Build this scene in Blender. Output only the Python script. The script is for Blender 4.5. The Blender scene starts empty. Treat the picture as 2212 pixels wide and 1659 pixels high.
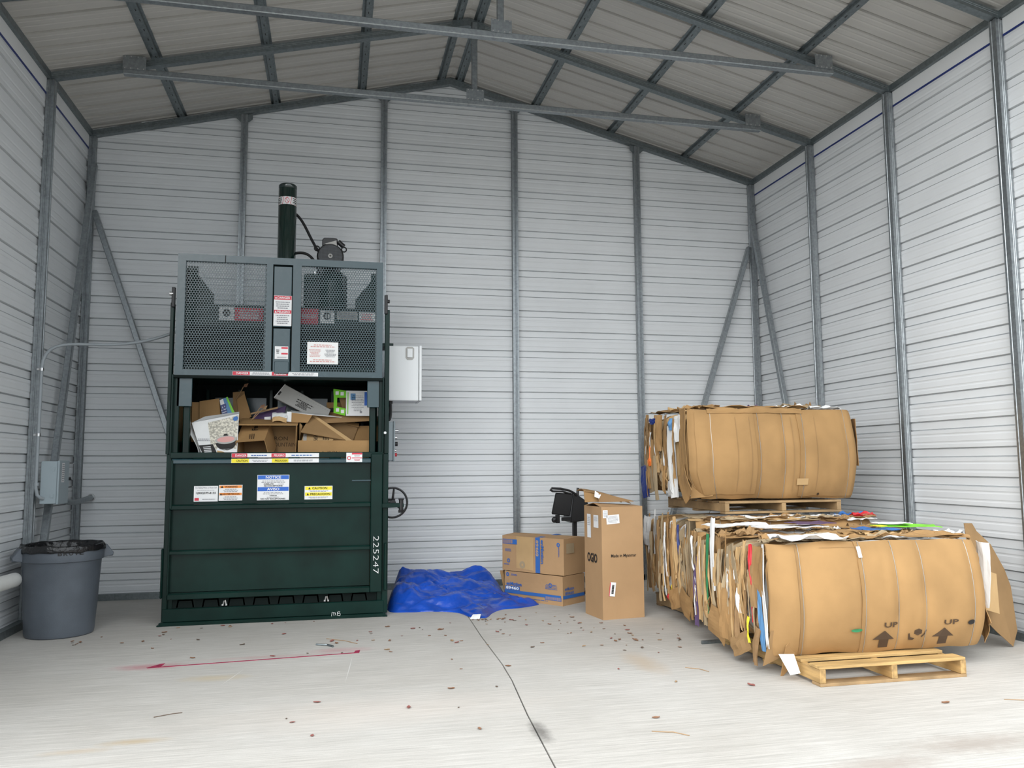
import bpy, bmesh, math, random
from mathutils import Matrix, Vector, noise
sc = bpy.context.scene
COL = sc.collection
R = math.radians

# ------------------------------------------------------------------ camera, sky, exposure
CAM = (2.437, -8.659, 1.286)
YAW, PITCH, ROLL, FPX = 0.21588, 0.09875, -0.0063, 1749.1
cy_, sy_, cp_, sp_ = math.cos(YAW), math.sin(YAW), math.cos(PITCH), math.sin(PITCH)
fw = Vector((sy_*cp_, cy_*cp_, sp_)); rt = Vector((cy_, -sy_, 0)); up = rt.cross(fw)
c_, s_ = math.cos(ROLL), math.sin(ROLL)
rt, up = c_*rt + s_*up, -s_*rt + c_*up
cd = bpy.data.cameras.new('camera'); cam = bpy.data.objects.new('camera', cd); COL.objects.link(cam)
m = Matrix((rt, up, -fw)).transposed().to_4x4(); m.translation = Vector(CAM)
cam.matrix_world = m
cd.sensor_width = 36; cd.lens = FPX*36/2212; cd.clip_end = 500
sc.camera = cam

w = bpy.data.worlds.new('overcast_sky'); sc.world = w; w.use_nodes = True
bg = w.node_tree.nodes['Background']
bg.inputs[1].default_value = .82
# standard overcast sky: three times brighter overhead than at the horizon, the same all the way round
wn = w.node_tree.nodes; wk = w.node_tree.links
wtc = wn.new('ShaderNodeTexCoord'); wsp = wn.new('ShaderNodeSeparateXYZ'); wk.new(wtc.outputs['Generated'], wsp.inputs[0])
wrp = wn.new('ShaderNodeValToRGB'); wrp.color_ramp.elements[0].position = 0; wrp.color_ramp.elements[1].position = 1
wrp.color_ramp.elements[0].color = (.62, .66, .69, 1); wrp.color_ramp.elements[1].color = (1.20, 1.28, 1.34, 1)
wk.new(wsp.outputs['Z'], wrp.inputs[0]); wk.new(wrp.outputs[0], bg.inputs[0])
sd_ = bpy.data.lights.new('hazy_sun', 'SUN'); sd_.energy = 1.1; sd_.angle = R(75); sd_.color = (1, .985, .96)
sun = bpy.data.objects.new('hazy_sun', sd_); COL.objects.link(sun)      # sun glow spread by the cloud, ahead of the shed to the left
sun.rotation_euler = Vector((.62, .62, -.52)).to_track_quat('-Z', 'Y').to_euler()
sc.view_settings.view_transform = 'Standard'; sc.view_settings.look = 'None'
sc.view_settings.gamma = 1; sc.view_settings.use_curve_mapping = False
sc.view_settings.exposure = 1.55

# ------------------------------------------------------------------ materials
MAT = {}
def mat(name, col, rough=.5, metal=0, spec=.5, var=0, vscale=4, bump=0, bscale=60, stretch=(1, 1, 1), coat=0, col2=None, lo=.35, hi=.65, bdist=.02):
    m = bpy.data.materials.new(name); m.use_nodes = True; MAT[name] = m
    nt = m.node_tree; b = nt.nodes['Principled BSDF']
    b.inputs['Base Color'].default_value = (*col, 1); b.inputs['Roughness'].default_value = rough
    b.inputs['Metallic'].default_value = metal; b.inputs['Specular IOR Level'].default_value = spec
    b.inputs['Coat Weight'].default_value = coat; b.inputs['Coat Roughness'].default_value = .12
    if var or col2 or bump:
        tc = nt.nodes.new('ShaderNodeTexCoord'); mp = nt.nodes.new('ShaderNodeMapping')
        mp.inputs['Scale'].default_value = stretch; nt.links.new(tc.outputs['Object'], mp.inputs[0])
    if var or col2:
        n = nt.nodes.new('ShaderNodeTexNoise'); n.inputs['Scale'].default_value = vscale; n.inputs['Detail'].default_value = 6
        nt.links.new(mp.outputs[0], n.inputs['Vector'])
        r = nt.nodes.new('ShaderNodeValToRGB'); r.color_ramp.elements[0].position = lo; r.color_ramp.elements[1].position = hi
        c2 = col2 or tuple(min(1, c*(1+var)) for c in col); c1 = col if col2 else tuple(c*(1-var) for c in col)
        r.color_ramp.elements[0].color = (*c1, 1); r.color_ramp.elements[1].color = (*c2, 1)
        nt.links.new(n.outputs['Fac'], r.inputs[0]); nt.links.new(r.outputs[0], b.inputs['Base Color'])
    if bump:
        n2 = nt.nodes.new('ShaderNodeTexNoise'); n2.inputs['Scale'].default_value = bscale; n2.inputs['Detail'].default_value = 4
        nt.links.new(mp.outputs[0], n2.inputs['Vector'])
        bp = nt.nodes.new('ShaderNodeBump'); bp.inputs['Strength'].default_value = bump; bp.inputs['Distance'].default_value = bdist
        nt.links.new(n2.outputs['Fac'], bp.inputs['Height']); nt.links.new(bp.outputs[0], b.inputs['Normal'])
    return m

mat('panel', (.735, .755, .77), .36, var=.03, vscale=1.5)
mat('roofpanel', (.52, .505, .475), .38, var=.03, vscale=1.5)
mat('bandwhite', (.74, .75, .75), .45)
def galv(name, base, rough):
    m = mat(name, base, rough, metal=.85)
    nt = m.node_tree; b = nt.nodes['Principled BSDF']
    tc = nt.nodes.new('ShaderNodeTexCoord'); v = nt.nodes.new('ShaderNodeTexVoronoi'); v.inputs['Scale'].default_value = 55
    n = nt.nodes.new('ShaderNodeTexNoise'); n.inputs['Scale'].default_value = 30; n.inputs['Detail'].default_value = 5
    nt.links.new(tc.outputs['Object'], v.inputs['Vector']); nt.links.new(tc.outputs['Object'], n.inputs['Vector'])
    mx = nt.nodes.new('ShaderNodeMath'); mx.operation = 'MULTIPLY_ADD'; mx.inputs[1].default_value = .45
    nt.links.new(v.outputs['Color'], mx.inputs[0]); nt.links.new(n.outputs['Fac'], mx.inputs[2])
    r = nt.nodes.new('ShaderNodeValToRGB'); r.color_ramp.elements[0].position = .4; r.color_ramp.elements[1].position = 1.0
    r.color_ramp.elements[0].color = (*[c*.84 for c in base], 1); r.color_ramp.elements[1].color = (*[min(1, c*1.18) for c in base], 1)
    nt.links.new(mx.outputs[0], r.inputs[0]); nt.links.new(r.outputs[0], b.inputs['Base Color'])
    return m
galv('galv', (.42, .45, .465), .42)
galv('galvdark', (.22, .25, .26), .42)
galv('galvmid', (.31, .335, .35), .38)
mat('grille', (.10, .11, .12), .5)
mat('greengloss', (.003, .018, .014), .12, spec=1.0)
mat('green', (.003, .019, .015), .24, var=.25, vscale=3, spec=.24)
mat('greenwornsheen', (.016, .050, .062), .22, vscale=14, col2=(.04, .08, .09), lo=.6, hi=.9, spec=.75, bump=.04, bscale=18)  # same green paint, bluish sky reflection put into its base colour, random paler blotches
mat('darkin', (.004, .009, .008), .55, spec=.12)
mat('black', (.008, .008, .009), .4)
mat('rubber', (.012, .012, .013), .55)
mat('blackbag', (.010, .010, .011), .22, bump=.6, bscale=26)
mat('cangrey', (.088, .103, .123), .5, var=.1, vscale=6, bump=.08, bscale=200)
mat('boxgrey', (.33, .39, .42), .45)
mat('conduit', (.30, .33, .35), .4)
mat('pvc', (.72, .72, .69), .45, var=.05)
mat('paintwhite', (.78, .80, .81), .35)
mat('steel', (.62, .62, .62), .3, metal=1)
mat('wire', (.45, .43, .39), .4, metal=.7)
mat('wood', (.45, .29, .115), .7, var=.28, vscale=3, stretch=(1, 10, 14), bump=.2, bscale=30)
mat('woody', (.42, .265, .105), .7, var=.28, vscale=3, stretch=(14, 1, 10), bump=.2, bscale=30)
mat('woodend', (.50, .33, .15), .75, var=.25, vscale=14)
mat('woodold', (.33, .215, .105), .75, var=.25, vscale=6)
def card(name, col, v=.10): return mat(name, col, .78, spec=.25, var=v, vscale=3.2, bump=.10, bscale=26, bdist=.01)
card('kraft', (.355, .210, .088)); card('kraft2', (.34, .20, .085)); card('kraft3', (.31, .19, .088)); card('kraft4', (.50, .33, .16))
card('kraft5', (.27, .165, .08)); card('kraftpink', (.43, .268, .14), .05); card('kraftgrey', (.38, .29, .18))
card('kraftin', (.40, .245, .11))
mat('whitecard', (.74, .74, .73), .6, var=.05, bump=.1, bscale=22)
mat('greycard', (.42, .41, .39), .6, var=.05)
mat('paper', (.85, .85, .84), .7)
mat('bluecard', (.03, .14, .42), .5); mat('bluepale', (.11, .27, .50), .55, var=.1); mat('navy', (.012, .03, .17), .4, var=.1)
mat('redcard', (.55, .02, .03), .5); mat('greencard', (.03, .22, .09), .5); mat('lime', (.20, .62, .03), .5)
mat('yellow', (.85, .70, .03), .5); mat('orange', (.85, .20, .03), .5); mat('purple', (.10, .06, .14), .5)
mat('inkblack', (.015, .013, .012), .7); mat('inkbrown', (.07, .04, .02), .8); mat('inkblue', (.03, .13, .42), .7); mat('inkgrey', (.30, .30, .32), .8)
mat('stickwhite', (.80, .80, .80), .45); mat('stickred', (.62, .03, .06), .45); mat('stickblue', (.02, .13, .55), .45); mat('stickorange', (.85, .28, .04), .45); mat('stickyellow', (.88, .74, .02), .45)
mat('chalk', (.80, .80, .80), .8); mat('scratchpale', (.66, .645, .62), .8); mat('pink', (.66, .33, .30), .5); mat('stone', (.55, .52, .44), .7, var=.35, vscale=60, lo=.4, hi=.6)
mat('leafbrown', (.24, .12, .065), .8, var=.35, vscale=30); mat('leafdark', (.13, .09, .065), .8); mat('leafred', (.26, .09, .075), .8); mat('leaftan', (.36, .23, .12), .8)
mat('redpaint', (.33, .022, .07), .6, var=.3, vscale=25)
mat('tarp', (.009, .068, .43), .25, var=.2, vscale=5, bump=.25, bscale=30, spec=.6, bdist=.015)
mat('dirt', (.045, .045, .045), .8)
mat('outground', (.17, .165, .155), .9, var=.2, vscale=.6)

def concrete():
    m = mat('concrete', (.60, .585, .56), .78)
    nt = m.node_tree; N = nt.nodes.new; L = nt.links.new; b = nt.nodes['Principled BSDF']
    tc = N('ShaderNodeTexCoord')
    def nz(scale, detail, st, rough=.6):
        mp = N('ShaderNodeMapping'); mp.inputs['Scale'].default_value = st; L(tc.outputs['Object'], mp.inputs[0])
        n = N('ShaderNodeTexNoise'); n.inputs['Scale'].default_value = scale; n.inputs['Detail'].default_value = detail; n.inputs['Roughness'].default_value = rough
        L(mp.outputs[0], n.inputs['Vector']); return n.outputs['Fac']
    def ramp(f, p0, c0, p1, c1):
        r = N('ShaderNodeValToRGB'); r.color_ramp.elements[0].position = p0; r.color_ramp.elements[1].position = p1
        r.color_ramp.elements[0].color = (*c0, 1); r.color_ramp.elements[1].color = (*c1, 1); L(f, r.inputs[0]); return r.outputs[0]
    def mix(f, a, bb, blend='MIX'):
        x = N('ShaderNodeMix'); x.data_type = 'RGBA'; x.blend_type = blend
        if isinstance(f, float): x.inputs[0].default_value = f
        else: L(f, x.inputs[0])
        L(a, x.inputs[6])
        if isinstance(bb, tuple): x.inputs[7].default_value = (*bb, 1)
        else: L(bb, x.inputs[7])
        return x.outputs[2]
    base = ramp(nz(.9, 6, (1, 1, 1)), .3, (.515, .485, .445), .7, (.61, .585, .55))
    streak = nz(9, 5, (.35, 9, 1), .7)           # broom finish running across the slab
    base = mix(.85, base, ramp(streak, .34, (.74, .74, .735), .66, (1.06, 1.06, 1.06)), 'MULTIPLY')
    base = mix(.6, base, ramp(nz(5, 4, (.12, 16, 1), .6), .38, (.82, .82, .81), .6, (1, 1, 1)), 'MULTIPLY')
    fine = nz(140, 3, (1, 1, 1))
    base = mix(.5, base, ramp(fine, .3, (.86, .86, .85), .6, (1, 1, 1)), 'MULTIPLY')
    def spot(cx, cy, rx, ry, col, amt, nscale=6):
        mp = N('ShaderNodeMapping'); mp.vector_type = 'POINT'
        mp.inputs['Location'].default_value = (-cx/rx, -cy/ry, 0); mp.inputs['Scale'].default_value = (1/rx, 1/ry, 0)
        L(tc.outputs['Object'], mp.inputs[0])
        ln = N('ShaderNodeVectorMath'); ln.operation = 'LENGTH'; L(mp.outputs[0], ln.inputs[0])
        ad = N('ShaderNodeMath'); ad.operation = 'MULTIPLY_ADD'; ad.inputs[1].default_value = 1.1; L(nz(nscale, 6, (1, 1, 1), .75), ad.inputs[0]); L(ln.outputs['Value'], ad.inputs[2])
        mr = N('ShaderNodeMapRange'); mr.inputs[1].default_value = 1.5; mr.inputs[2].default_value = .75; mr.inputs[3].default_value = 0; mr.inputs[4].default_value = amt; L(ad.outputs[0], mr.inputs[0])
        return mr.outputs[0], col
    for f, col in [spot(1.75, -3.3, .25, .10, (.50, .40, .25), .55), spot(1.55, -4.42, .20, .06, (.42, .31, .17), .6), spot(1.30, -4.50, .2, .05, (.45, .33, .2), .4),
                   spot(4.42, -3.55, .14, .40, (.46, .33, .20), .45), spot(3.43, -4.72, .06, .22, (.13, .12, .11), .8, 14), spot(5.35, -5.35, .55, .16, (.30, .25, .21), .6, 16), spot(4.75, -5.48, .35, .12, (.3, .24, .2), .5, 18),
                   spot(1.28, -2.90, .30, .11, (.45, .12, .15), .55), spot(2.50, -2.72, .30, .10, (.48, .16, .19), .4), spot(1.95, -2.80, .6, .05, (.48, .2, .2), .3),
                   spot(6.3, -4.9, .8, .12, (.40, .38, .35), .3), spot(2.7, -4.2, 1.2, .35, (.62, .53, .46), .3, 3)]:
        base = mix(f, base, col)
    L(base, b.inputs['Base Color'])
    bp = N('ShaderNodeBump'); bp.inputs['Strength'].default_value = .25; bp.inputs['Distance'].default_value = .006; L(streak, bp.inputs['Height']); L(bp.outputs[0], b.inputs['Normal'])
concrete()

# ------------------------------------------------------------------ helpers
MW = {}
I4 = Matrix.Identity(4)
def frame(loc, rz=0, rx=0, ry=0):
    return Matrix.Translation(loc) @ Matrix.Rotation(rz, 4, 'Z') @ Matrix.Rotation(ry, 4, 'Y') @ Matrix.Rotation(rx, 4, 'X')
def tag(o, label=None, cat=None, group=None, kind=None):
    if label: o['label'] = label
    if cat: o['category'] = cat
    if group: o['group'] = group
    if kind: o['kind'] = kind
    return o
def thing(name, loc, label, cat, group=None, kind=None, M=None):
    o = bpy.data.objects.new(name, None); COL.objects.link(o); o.empty_display_size = .1
    M = M or Matrix.Translation(loc); o.matrix_world = M; MW[o.name] = M.copy()
    return tag(o, label, cat, group, kind)
def struct(name, loc=(0, 0, 0)):
    return thing(name, loc, None, None, kind='structure')

class MB:
    def __init__(s): s.v = []; s.f = []
    def add(s, vs, fs):
        n = len(s.v); s.v += [Vector(x) for x in vs]; s.f += [tuple(i+n for i in f) for f in fs]; return s
    def box(s, a, b, M=None):
        x0, y0, z0 = a; x1, y1, z1 = b
        vs = [Vector(p) for p in ((x0, y0, z0), (x1, y0, z0), (x1, y1, z0), (x0, y1, z0), (x0, y0, z1), (x1, y0, z1), (x1, y1, z1), (x0, y1, z1))]
        if M: vs = [M @ x for x in vs]
        return s.add(vs, [(3, 2, 1, 0), (4, 5, 6, 7), (0, 1, 5, 4), (1, 2, 6, 5), (2, 3, 7, 6), (3, 0, 4, 7)])
    def bar(s, a, b, w, h, upv=(0, 0, 1)):
        a = Vector(a); b = Vector(b); d = b-a; l = d.length; d.normalize(); u = Vector(upv); sd = d.cross(u).normalized(); u = sd.cross(d)
        M = Matrix((sd, d, u)).transposed().to_4x4(); M.translation = a
        return s.box((-w/2, 0, -h/2), (w/2, l, h/2), M)
    def tube(s, pts, r, n=10, cap=True):
        pts = [Vector(p) for p in pts]; rr = r if isinstance(r, (list, tuple)) else [r]*len(pts)
        rings = []; prev = None
        for i, p in enumerate(pts):
            d = (pts[min(i+1, len(pts)-1)]-pts[max(i-1, 0)]).normalized()
            if prev is None:
                a = Vector((0, 0, 1)) if abs(d.z) < .9 else Vector((1, 0, 0)); u = d.cross(a).normalized()
            else: u = (prev-d*prev.dot(d)).normalized()
            prev = u; v2 = d.cross(u)
            rings.append([p+(u*math.cos(2*math.pi*k/n)+v2*math.sin(2*math.pi*k/n))*rr[i] for k in range(n)])
        vs = [q for g in rings for q in g]; fs = []
        for i in range(len(pts)-1):
            for k in range(n): fs.append((i*n+k, i*n+(k+1) % n, (i+1)*n+(k+1) % n, (i+1)*n+k))
        if cap: fs += [tuple(range(n))[::-1], tuple((len(pts)-1)*n+k for k in range(n))]
        return s.add(vs, fs)
    def lathe(s, prof, c, n=40, axis='Z', closed=False):
        vs = []; fs = []
        for r, h in prof:
            for k in range(n):
                a = 2*math.pi*k/n; x, y = r*math.cos(a), r*math.sin(a)
                vs.append(Vector(c)+(Vector((x, y, h)) if axis == 'Z' else Vector((x, -h, y)) if axis == 'Y' else Vector((h, x, y))))
        for i in range(len(prof)-1):
            for k in range(n): fs.append((i*n+k, i*n+(k+1) % n, (i+1)*n+(k+1) % n, (i+1)*n+k))
        return s.add(vs, fs)
    def prism(s, poly, o, xd, yd, t):
        """polygon in the plane (o, xd, yd), extruded by t along its normal"""
        o, xd, yd = Vector(o), Vector(xd), Vector(yd); nn = xd.cross(yd).normalized(); n = len(poly)
        a = [o+xd*p[0]+yd*p[1] for p in poly]; b = [q+nn*t for q in a]
        return s.add(a+b, [tuple(range(n))[::-1], tuple(range(n, 2*n))]+[(k, (k+1) % n, n+(k+1) % n, n+k) for k in range(n)])
    def sheet(s, P, nu, nv, t):
        """solid sheet from a grid function P(u,v), thickness t along the averaged normal"""
        g = [[Vector(P(i/nu, j/nv)) for i in range(nu+1)] for j in range(nv+1)]
        def N(i, j):
            du = g[j][min(i+1, nu)]-g[j][max(i-1, 0)]; dv = g[min(j+1, nv)][i]-g[max(j-1, 0)][i]; q = du.cross(dv)
            return q.normalized() if q.length > 1e-9 else Vector((0, 0, 1))
        A = [g[j][i] for j in range(nv+1) for i in range(nu+1)]; B = [g[j][i]-N(i, j)*t for j in range(nv+1) for i in range(nu+1)]
        n = len(A); ix = lambda i, j: j*(nu+1)+i; fs = []
        for j in range(nv):
            for i in range(nu):
                q = (ix(i, j), ix(i+1, j), ix(i+1, j+1), ix(i, j+1)); fs.append(q); fs.append(tuple(x+n for x in q[::-1]))
        ring = [ix(i, 0) for i in range(nu)]+[ix(nu, j) for j in range(nv)]+[ix(i, nv) for i in range(nu, 0, -1)]+[ix(0, j) for j in range(nv, 0, -1)]
        for k in range(len(ring)):
            a, b = ring[k], ring[(k+1) % len(ring)]; fs.append((b, a, a+n, b+n))
        return s.add(A+B, fs)
    def xf(s, M): s.v = [M @ x for x in s.v]; return s
    def build(s, name, mt, parent=None, smooth=False, bevel=0, label=None, kind=None, seg=1):
        M = MW[parent.name] if parent else I4
        inv = M.inverted()
        me = bpy.data.meshes.new(name); me.from_pydata([inv @ x for x in s.v], [], s.f); me.update()
        mts = mt if isinstance(mt, list) else [mt]
        for q in mts: me.materials.append(MAT[q])
        if smooth:
            for p in me.polygons: p.use_smooth = True
        o = bpy.data.objects.new(name, me); COL.objects.link(o)
        if parent: o.parent = parent
        MW[o.name] = M.copy()
        if bevel:
            bv = o.modifiers.new('bevel', 'BEVEL'); bv.width = bevel; bv.segments = seg; bv.limit_method = 'ANGLE'; bv.angle_limit = R(40)
        if smooth and smooth != 'all':
            try: me.set_sharp_from_angle(angle=R(38))
            except Exception: pass
        return tag(o, label, kind=kind)

def text_mesh(txt, name='lettering', bold=0.0):
    cu = bpy.data.curves.new(name, 'FONT'); cu.body = txt; cu.align_x = 'CENTER'; cu.align_y = 'CENTER'; cu.size = 1; cu.offset = bold; cu.resolution_u = 2
    ob = bpy.data.objects.new('tmp', cu); COL.objects.link(ob)
    dg = bpy.context.evaluated_depsgraph_get(); dg.update()
    me = bpy.data.meshes.new_from_object(ob.evaluated_get(dg)); bpy.data.objects.remove(ob); bpy.data.curves.remove(cu)
    vs = [Vector(v.co) for v in me.vertices]; fs = [tuple(p.vertices) for p in me.polygons]; bpy.data.meshes.remove(me)
    if not vs: return [], []
    x0, x1 = min(v.x for v in vs), max(v.x for v in vs); y0, y1 = min(v.y for v in vs), max(v.y for v in vs)
    return [Vector(((v.x-(x0+x1)/2)/max(1e-6, x1-x0), (v.y-(y0+y1)/2)/max(1e-6, y1-y0), 0)) for v in vs], fs
def put_text(mb, txt, c, xd, yd, w, h, bold=.02, off=.0012):
    """adds flat lettering of width w and height h centred on c"""
    vs, fs = text_mesh(txt, bold=bold); xd, yd, c = Vector(xd).normalized(), Vector(yd).normalized(), Vector(c); n = xd.cross(yd)
    return mb.add([c+xd*v.x*w+yd*v.y*h+n*off for v in vs], fs)
def put_rect(mb, c, xd, yd, w, h, off=.0008):
    xd, yd, c = Vector(xd).normalized(), Vector(yd).normalized(), Vector(c); n = xd.cross(yd); c = c+n*off
    return mb.add([c-xd*w/2-yd*h/2, c+xd*w/2-yd*h/2, c+xd*w/2+yd*h/2, c-xd*w/2+yd*h/2], [(0, 1, 2, 3)])
def put_lines(mb, c, xd, yd, w, h, rows, fill=.5, rng=None, off=.0012):
    """tiny unreadable print: short dashes in rows"""
    rng = rng or random.Random(5); xd, yd, c = Vector(xd).normalized(), Vector(yd).normalized(), Vector(c)
    for r in range(rows):
        y = h/2-h*(r+.5)/rows; L = w*rng.uniform(.6, 1); x = -L/2
        while x < L/2:
            l = min(rng.uniform(.04, .14)*w, L/2-x); put_rect(mb, c+xd*(x+l/2)+yd*y, xd, yd, l, h/rows*fill, off); x += l+.025*w
    return mb
XD, ZD, YD = (1, 0, 0), (0, 0, 1), (0, 1, 0)
def nz(x, y=0, z=0, s=1): return noise.noise(Vector((x*s+11.3, y*s+4.7, z*s+8.1)))

# ------------------------------------------------------------------ the shed
W, H, RG, B, NB = 7.3, 4.62, 5.525, 1.242, 4
PW = .064
YF = -NB*B-.05
def roofz(x, off=0): return H+(RG-H)*(1-abs(x-W/2)/(W/2))+off
slope = (RG-H)/(W/2)
PER, Z0 = .2286, .215
def profile(length, phase):
    """(position, depth) of the ribbed sheet: a deep groove every 9 inches, two small beads between"""
    pts = []; k0 = math.floor((0-phase)/PER)-1; k = k0
    while phase+k*PER < length+PER:
        c = phase+k*PER
        for d, h in ((-.041, 0), (-.038, .030), (-.034, .030), (-.029, .013), (.029, .013), (.034, .030), (.038, .030), (.041, 0), (.070, 0), (.078, .003), (.086, .003), (.094, 0), (.136, 0), (.144, .003), (.152, .003), (.160, 0)):  # narrow notches added at the groove edges so shade draws dark lines there
            pts.append((c+d, h))
        k += 1
    return pts
def clip(pts, a, b):
    out = []
    for i in range(len(pts)-1):
        (p, h), (q, g) = pts[i], pts[i+1]
        if q <= a or p >= b: continue
        def at(t): return h+(g-h)*(t-p)/(q-p)
        s0, e0 = max(p, a), min(q, b)
        if not out: out.append((s0, at(s0)))
        out.append((e0, at(e0)))
    return out

floor = struct('floor')
jx = [(3.62, .35), (3.571, -1.658), (3.537, -2.516), (3.518, -3.384), (3.495, -3.784), (3.43, -4.46), (3.376, -5.194), (3.30, -6.6)]
g = .004
mb = MB(); pl = [(-.25, -6.6), *[(x-g, y) for x, y in jx[::-1]], (-.25, .35)]; mb.prism(pl, (0, 0, -.14), XD, YD, .14); mb.build('slab', 'concrete', floor)
mb = MB(); pl = [*[(x+g, y) for x, y in jx], (7.6, -6.6), (7.6, .35)][::-1]; mb.prism(pl, (0, 0, -.14), XD, YD, .14); mb.build('slab', 'concrete', floor)
mb = MB(); mb.box((-.2, -6.55, -.15), (7.55, .3, -.012)); mb.build('joint_fill', 'dirt', floor)
gr = struct('floor_outside'); mb = MB(); mb.box((-60, -90, -.3), (70, 60, -.142)); mb.build('ground', 'outground', gr)

# back wall: sheets of four ribs, the top ones cut to the roof slope
wb = struct('wall_back')
prof = profile(6, Z0)
def xlim(z):
    t = (z-(H+.09))/slope
    return max(-.04, t if z > H+.05 else -.04)
z = .012; zs = []
while z < RG+.08: zs.append(z); z += PER*4 if len(zs) > 1 else (Z0+PER*3.5-.012)
zs.append(RG+.088)
for a, b in zip(zs[:-1], zs[1:]):
    mb = MB(); pp = clip(prof, a, b); vs = []; fs = []
    for zz, h in pp:
        xl = max(-.04, (zz-(H+.088))/slope)
        vs += [Vector((xl, .036+h, zz)), Vector((W-xl, .036+h, zz))]
    vs += [v+Vector((0, .0015, 0)) for v in vs]; n2 = len(pp)*2
    for i in range(len(pp)-1):
        fs += [(2*i, 2*i+1, 2*i+3, 2*i+2), (n2+2*i+2, n2+2*i+3, n2+2*i+1, n2+2*i)]
    mb.add(vs, fs).build('panel', 'panel', wb)
def side_wall(name, x, sgn):
    ws = struct(name)
    zl = [.012, Z0+PER*3.5]
    while zl[-1] < H: zl.append(min(H+.03, zl[-1]+PER*4))
    for a, b in zip(zl[:-1], zl[1:]):
        mb = MB(); pp = clip(prof, a, b); vs = []; fs = []
        for zz, h in pp: vs += [Vector((x+sgn*h, .04, zz)), Vector((x+sgn*h, YF, zz))]
        vs += [v+Vector((sgn*.0015, 0, 0)) for v in vs]; n2 = len(pp)*2
        for i in range(len(pp)-1):
            q = (2*i, 2*i+1, 2*i+3, 2*i+2); q2 = (n2+2*i+2, n2+2*i+3, n2+2*i+1, n2+2*i)
            fs += [q, q2] if sgn > 0 else [q[::-1], q2[::-1]]
        mb.add(vs, fs).build('panel', 'panel', ws)
    return ws
wl = side_wall('wall_left', -.036, -1); wr = side_wall('wall_right', W+.036, 1)

for x, sg, ws in ((-.036, -1, wl), (W+.036, 1, wr)):
    mb = MB(); xa = x+sg*.036; mb.box((min(xa, xa+sg*.003), -.10, .0), (max(xa, xa+sg*.003), .075, H+.12)); mb.box((min(xa, xa-sg*.16), .072, .0), (max(xa, xa-sg*.16), .075, H+.12)); mb.build('corner_light_stop', 'panel', ws)  # unseen strips added outside the corners to block light leaking through the grooves
# ceiling sheets: ribs run down the slope
ce = struct('ceiling')
profY = profile(-YF+.4, .1)
for sd in (0, 1):
    y = 0.
    while y < -YF+.05:
        e = min(y+PER*4, -YF+.06)
        mb = MB(); pp = clip(profY, y, e); vs = []; fs = []
        for yy, h in pp:
            for xx in ((-.12, W/2) if sd == 0 else (W+.12, W/2)):
                vs.append(Vector((xx, .05-yy, roofz(xx, .092)+h)))
        vs += [v+Vector((0, 0, .0015)) for v in vs]; n2 = len(pp)*2
        for i in range(len(pp)-1):
            q = (2*i, 2*i+1, 2*i+3, 2*i+2); q2 = (n2+2*i+2, n2+2*i+3, n2+2*i+1, n2+2*i); fs += [q, q2]
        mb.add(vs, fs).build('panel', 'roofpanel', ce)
        y = e
mb = MB()
for sd in (-1, 1):
    mb.prism([(0, 0), (.35, -.35*slope), (.35, -.35*slope+.004), (0, .004)], (W/2, YF, RG+.122), (sd, 0, 0), ZD, (YF if sd > 0 else -YF))
mb.build('ridge_cap', 'roofpanel', ce)
# hat channels under the roof sheets (along the building)
def hat(mb, x, zc, tilt):
    c, s = math.cos(tilt), math.sin(tilt)
    prof_ = [(-.050, .028), (-.026, .028), (-.022, 0), (.022, 0), (.026, .028), (.050, .028), (.050, .0295), (.0275, .0295), (.0235, .0015), (-.0235, .0015), (-.0275, .0295), (-.050, .0295)]
    mb.prism([(p*c-q*s, p*s+q*c) for p, q in prof_], (x, .03, zc), XD, ZD, -(YF))
    return mb
th = math.atan(slope)
for x in (.843, 1.78, 2.68, 3.555, 3.745, 4.62, 5.53, 6.45):
    ti = th if x < W/2 else -th
    o = hat(MB(), x, roofz(x, .062), ti).build('purlin', 'galvdark', ce)
    mb = MB()
    for k in range(40):
        yy = -.09-k*.152
        if yy < YF: break
        cx, sx = math.cos(ti), math.sin(ti)
        mb.box((-.004, -.016, -.0006), (.004, .016, .0), frame((x, yy, roofz(x, .062)), ry=-ti))
    mb.build('slot', 'black', o, kind='stuff')
# eave angle and white band along the top of both side walls
for nm, x, sg, nn in (('trim_1', 0, 1, wl), ('trim_2', W, -1, wr)):
    t = struct(nm)
    mb = MB(); mb.box((x-.034 if sg > 0 else x-.0, YF, H+.005), (x+.0 if sg > 0 else x+.034, .03, H+.062)); mb.build('eave_angle', 'galvdark', t)
    mb = MB(); xa = x-sg*.036; mb.box((min(xa, xa+sg*.004), YF, H-.12), (max(xa, xa+sg*.004), .03, H+.004)); mb.build('band', 'bandwhite', t)
    mb = MB(); mb.box((min(xa, xa+sg*.007), YF, H-.136), (max(xa, xa+sg*.007), .03, H-.121)); mb.build('navy_strip', 'navy', t)  # thin navy strip just below the white band
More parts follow.
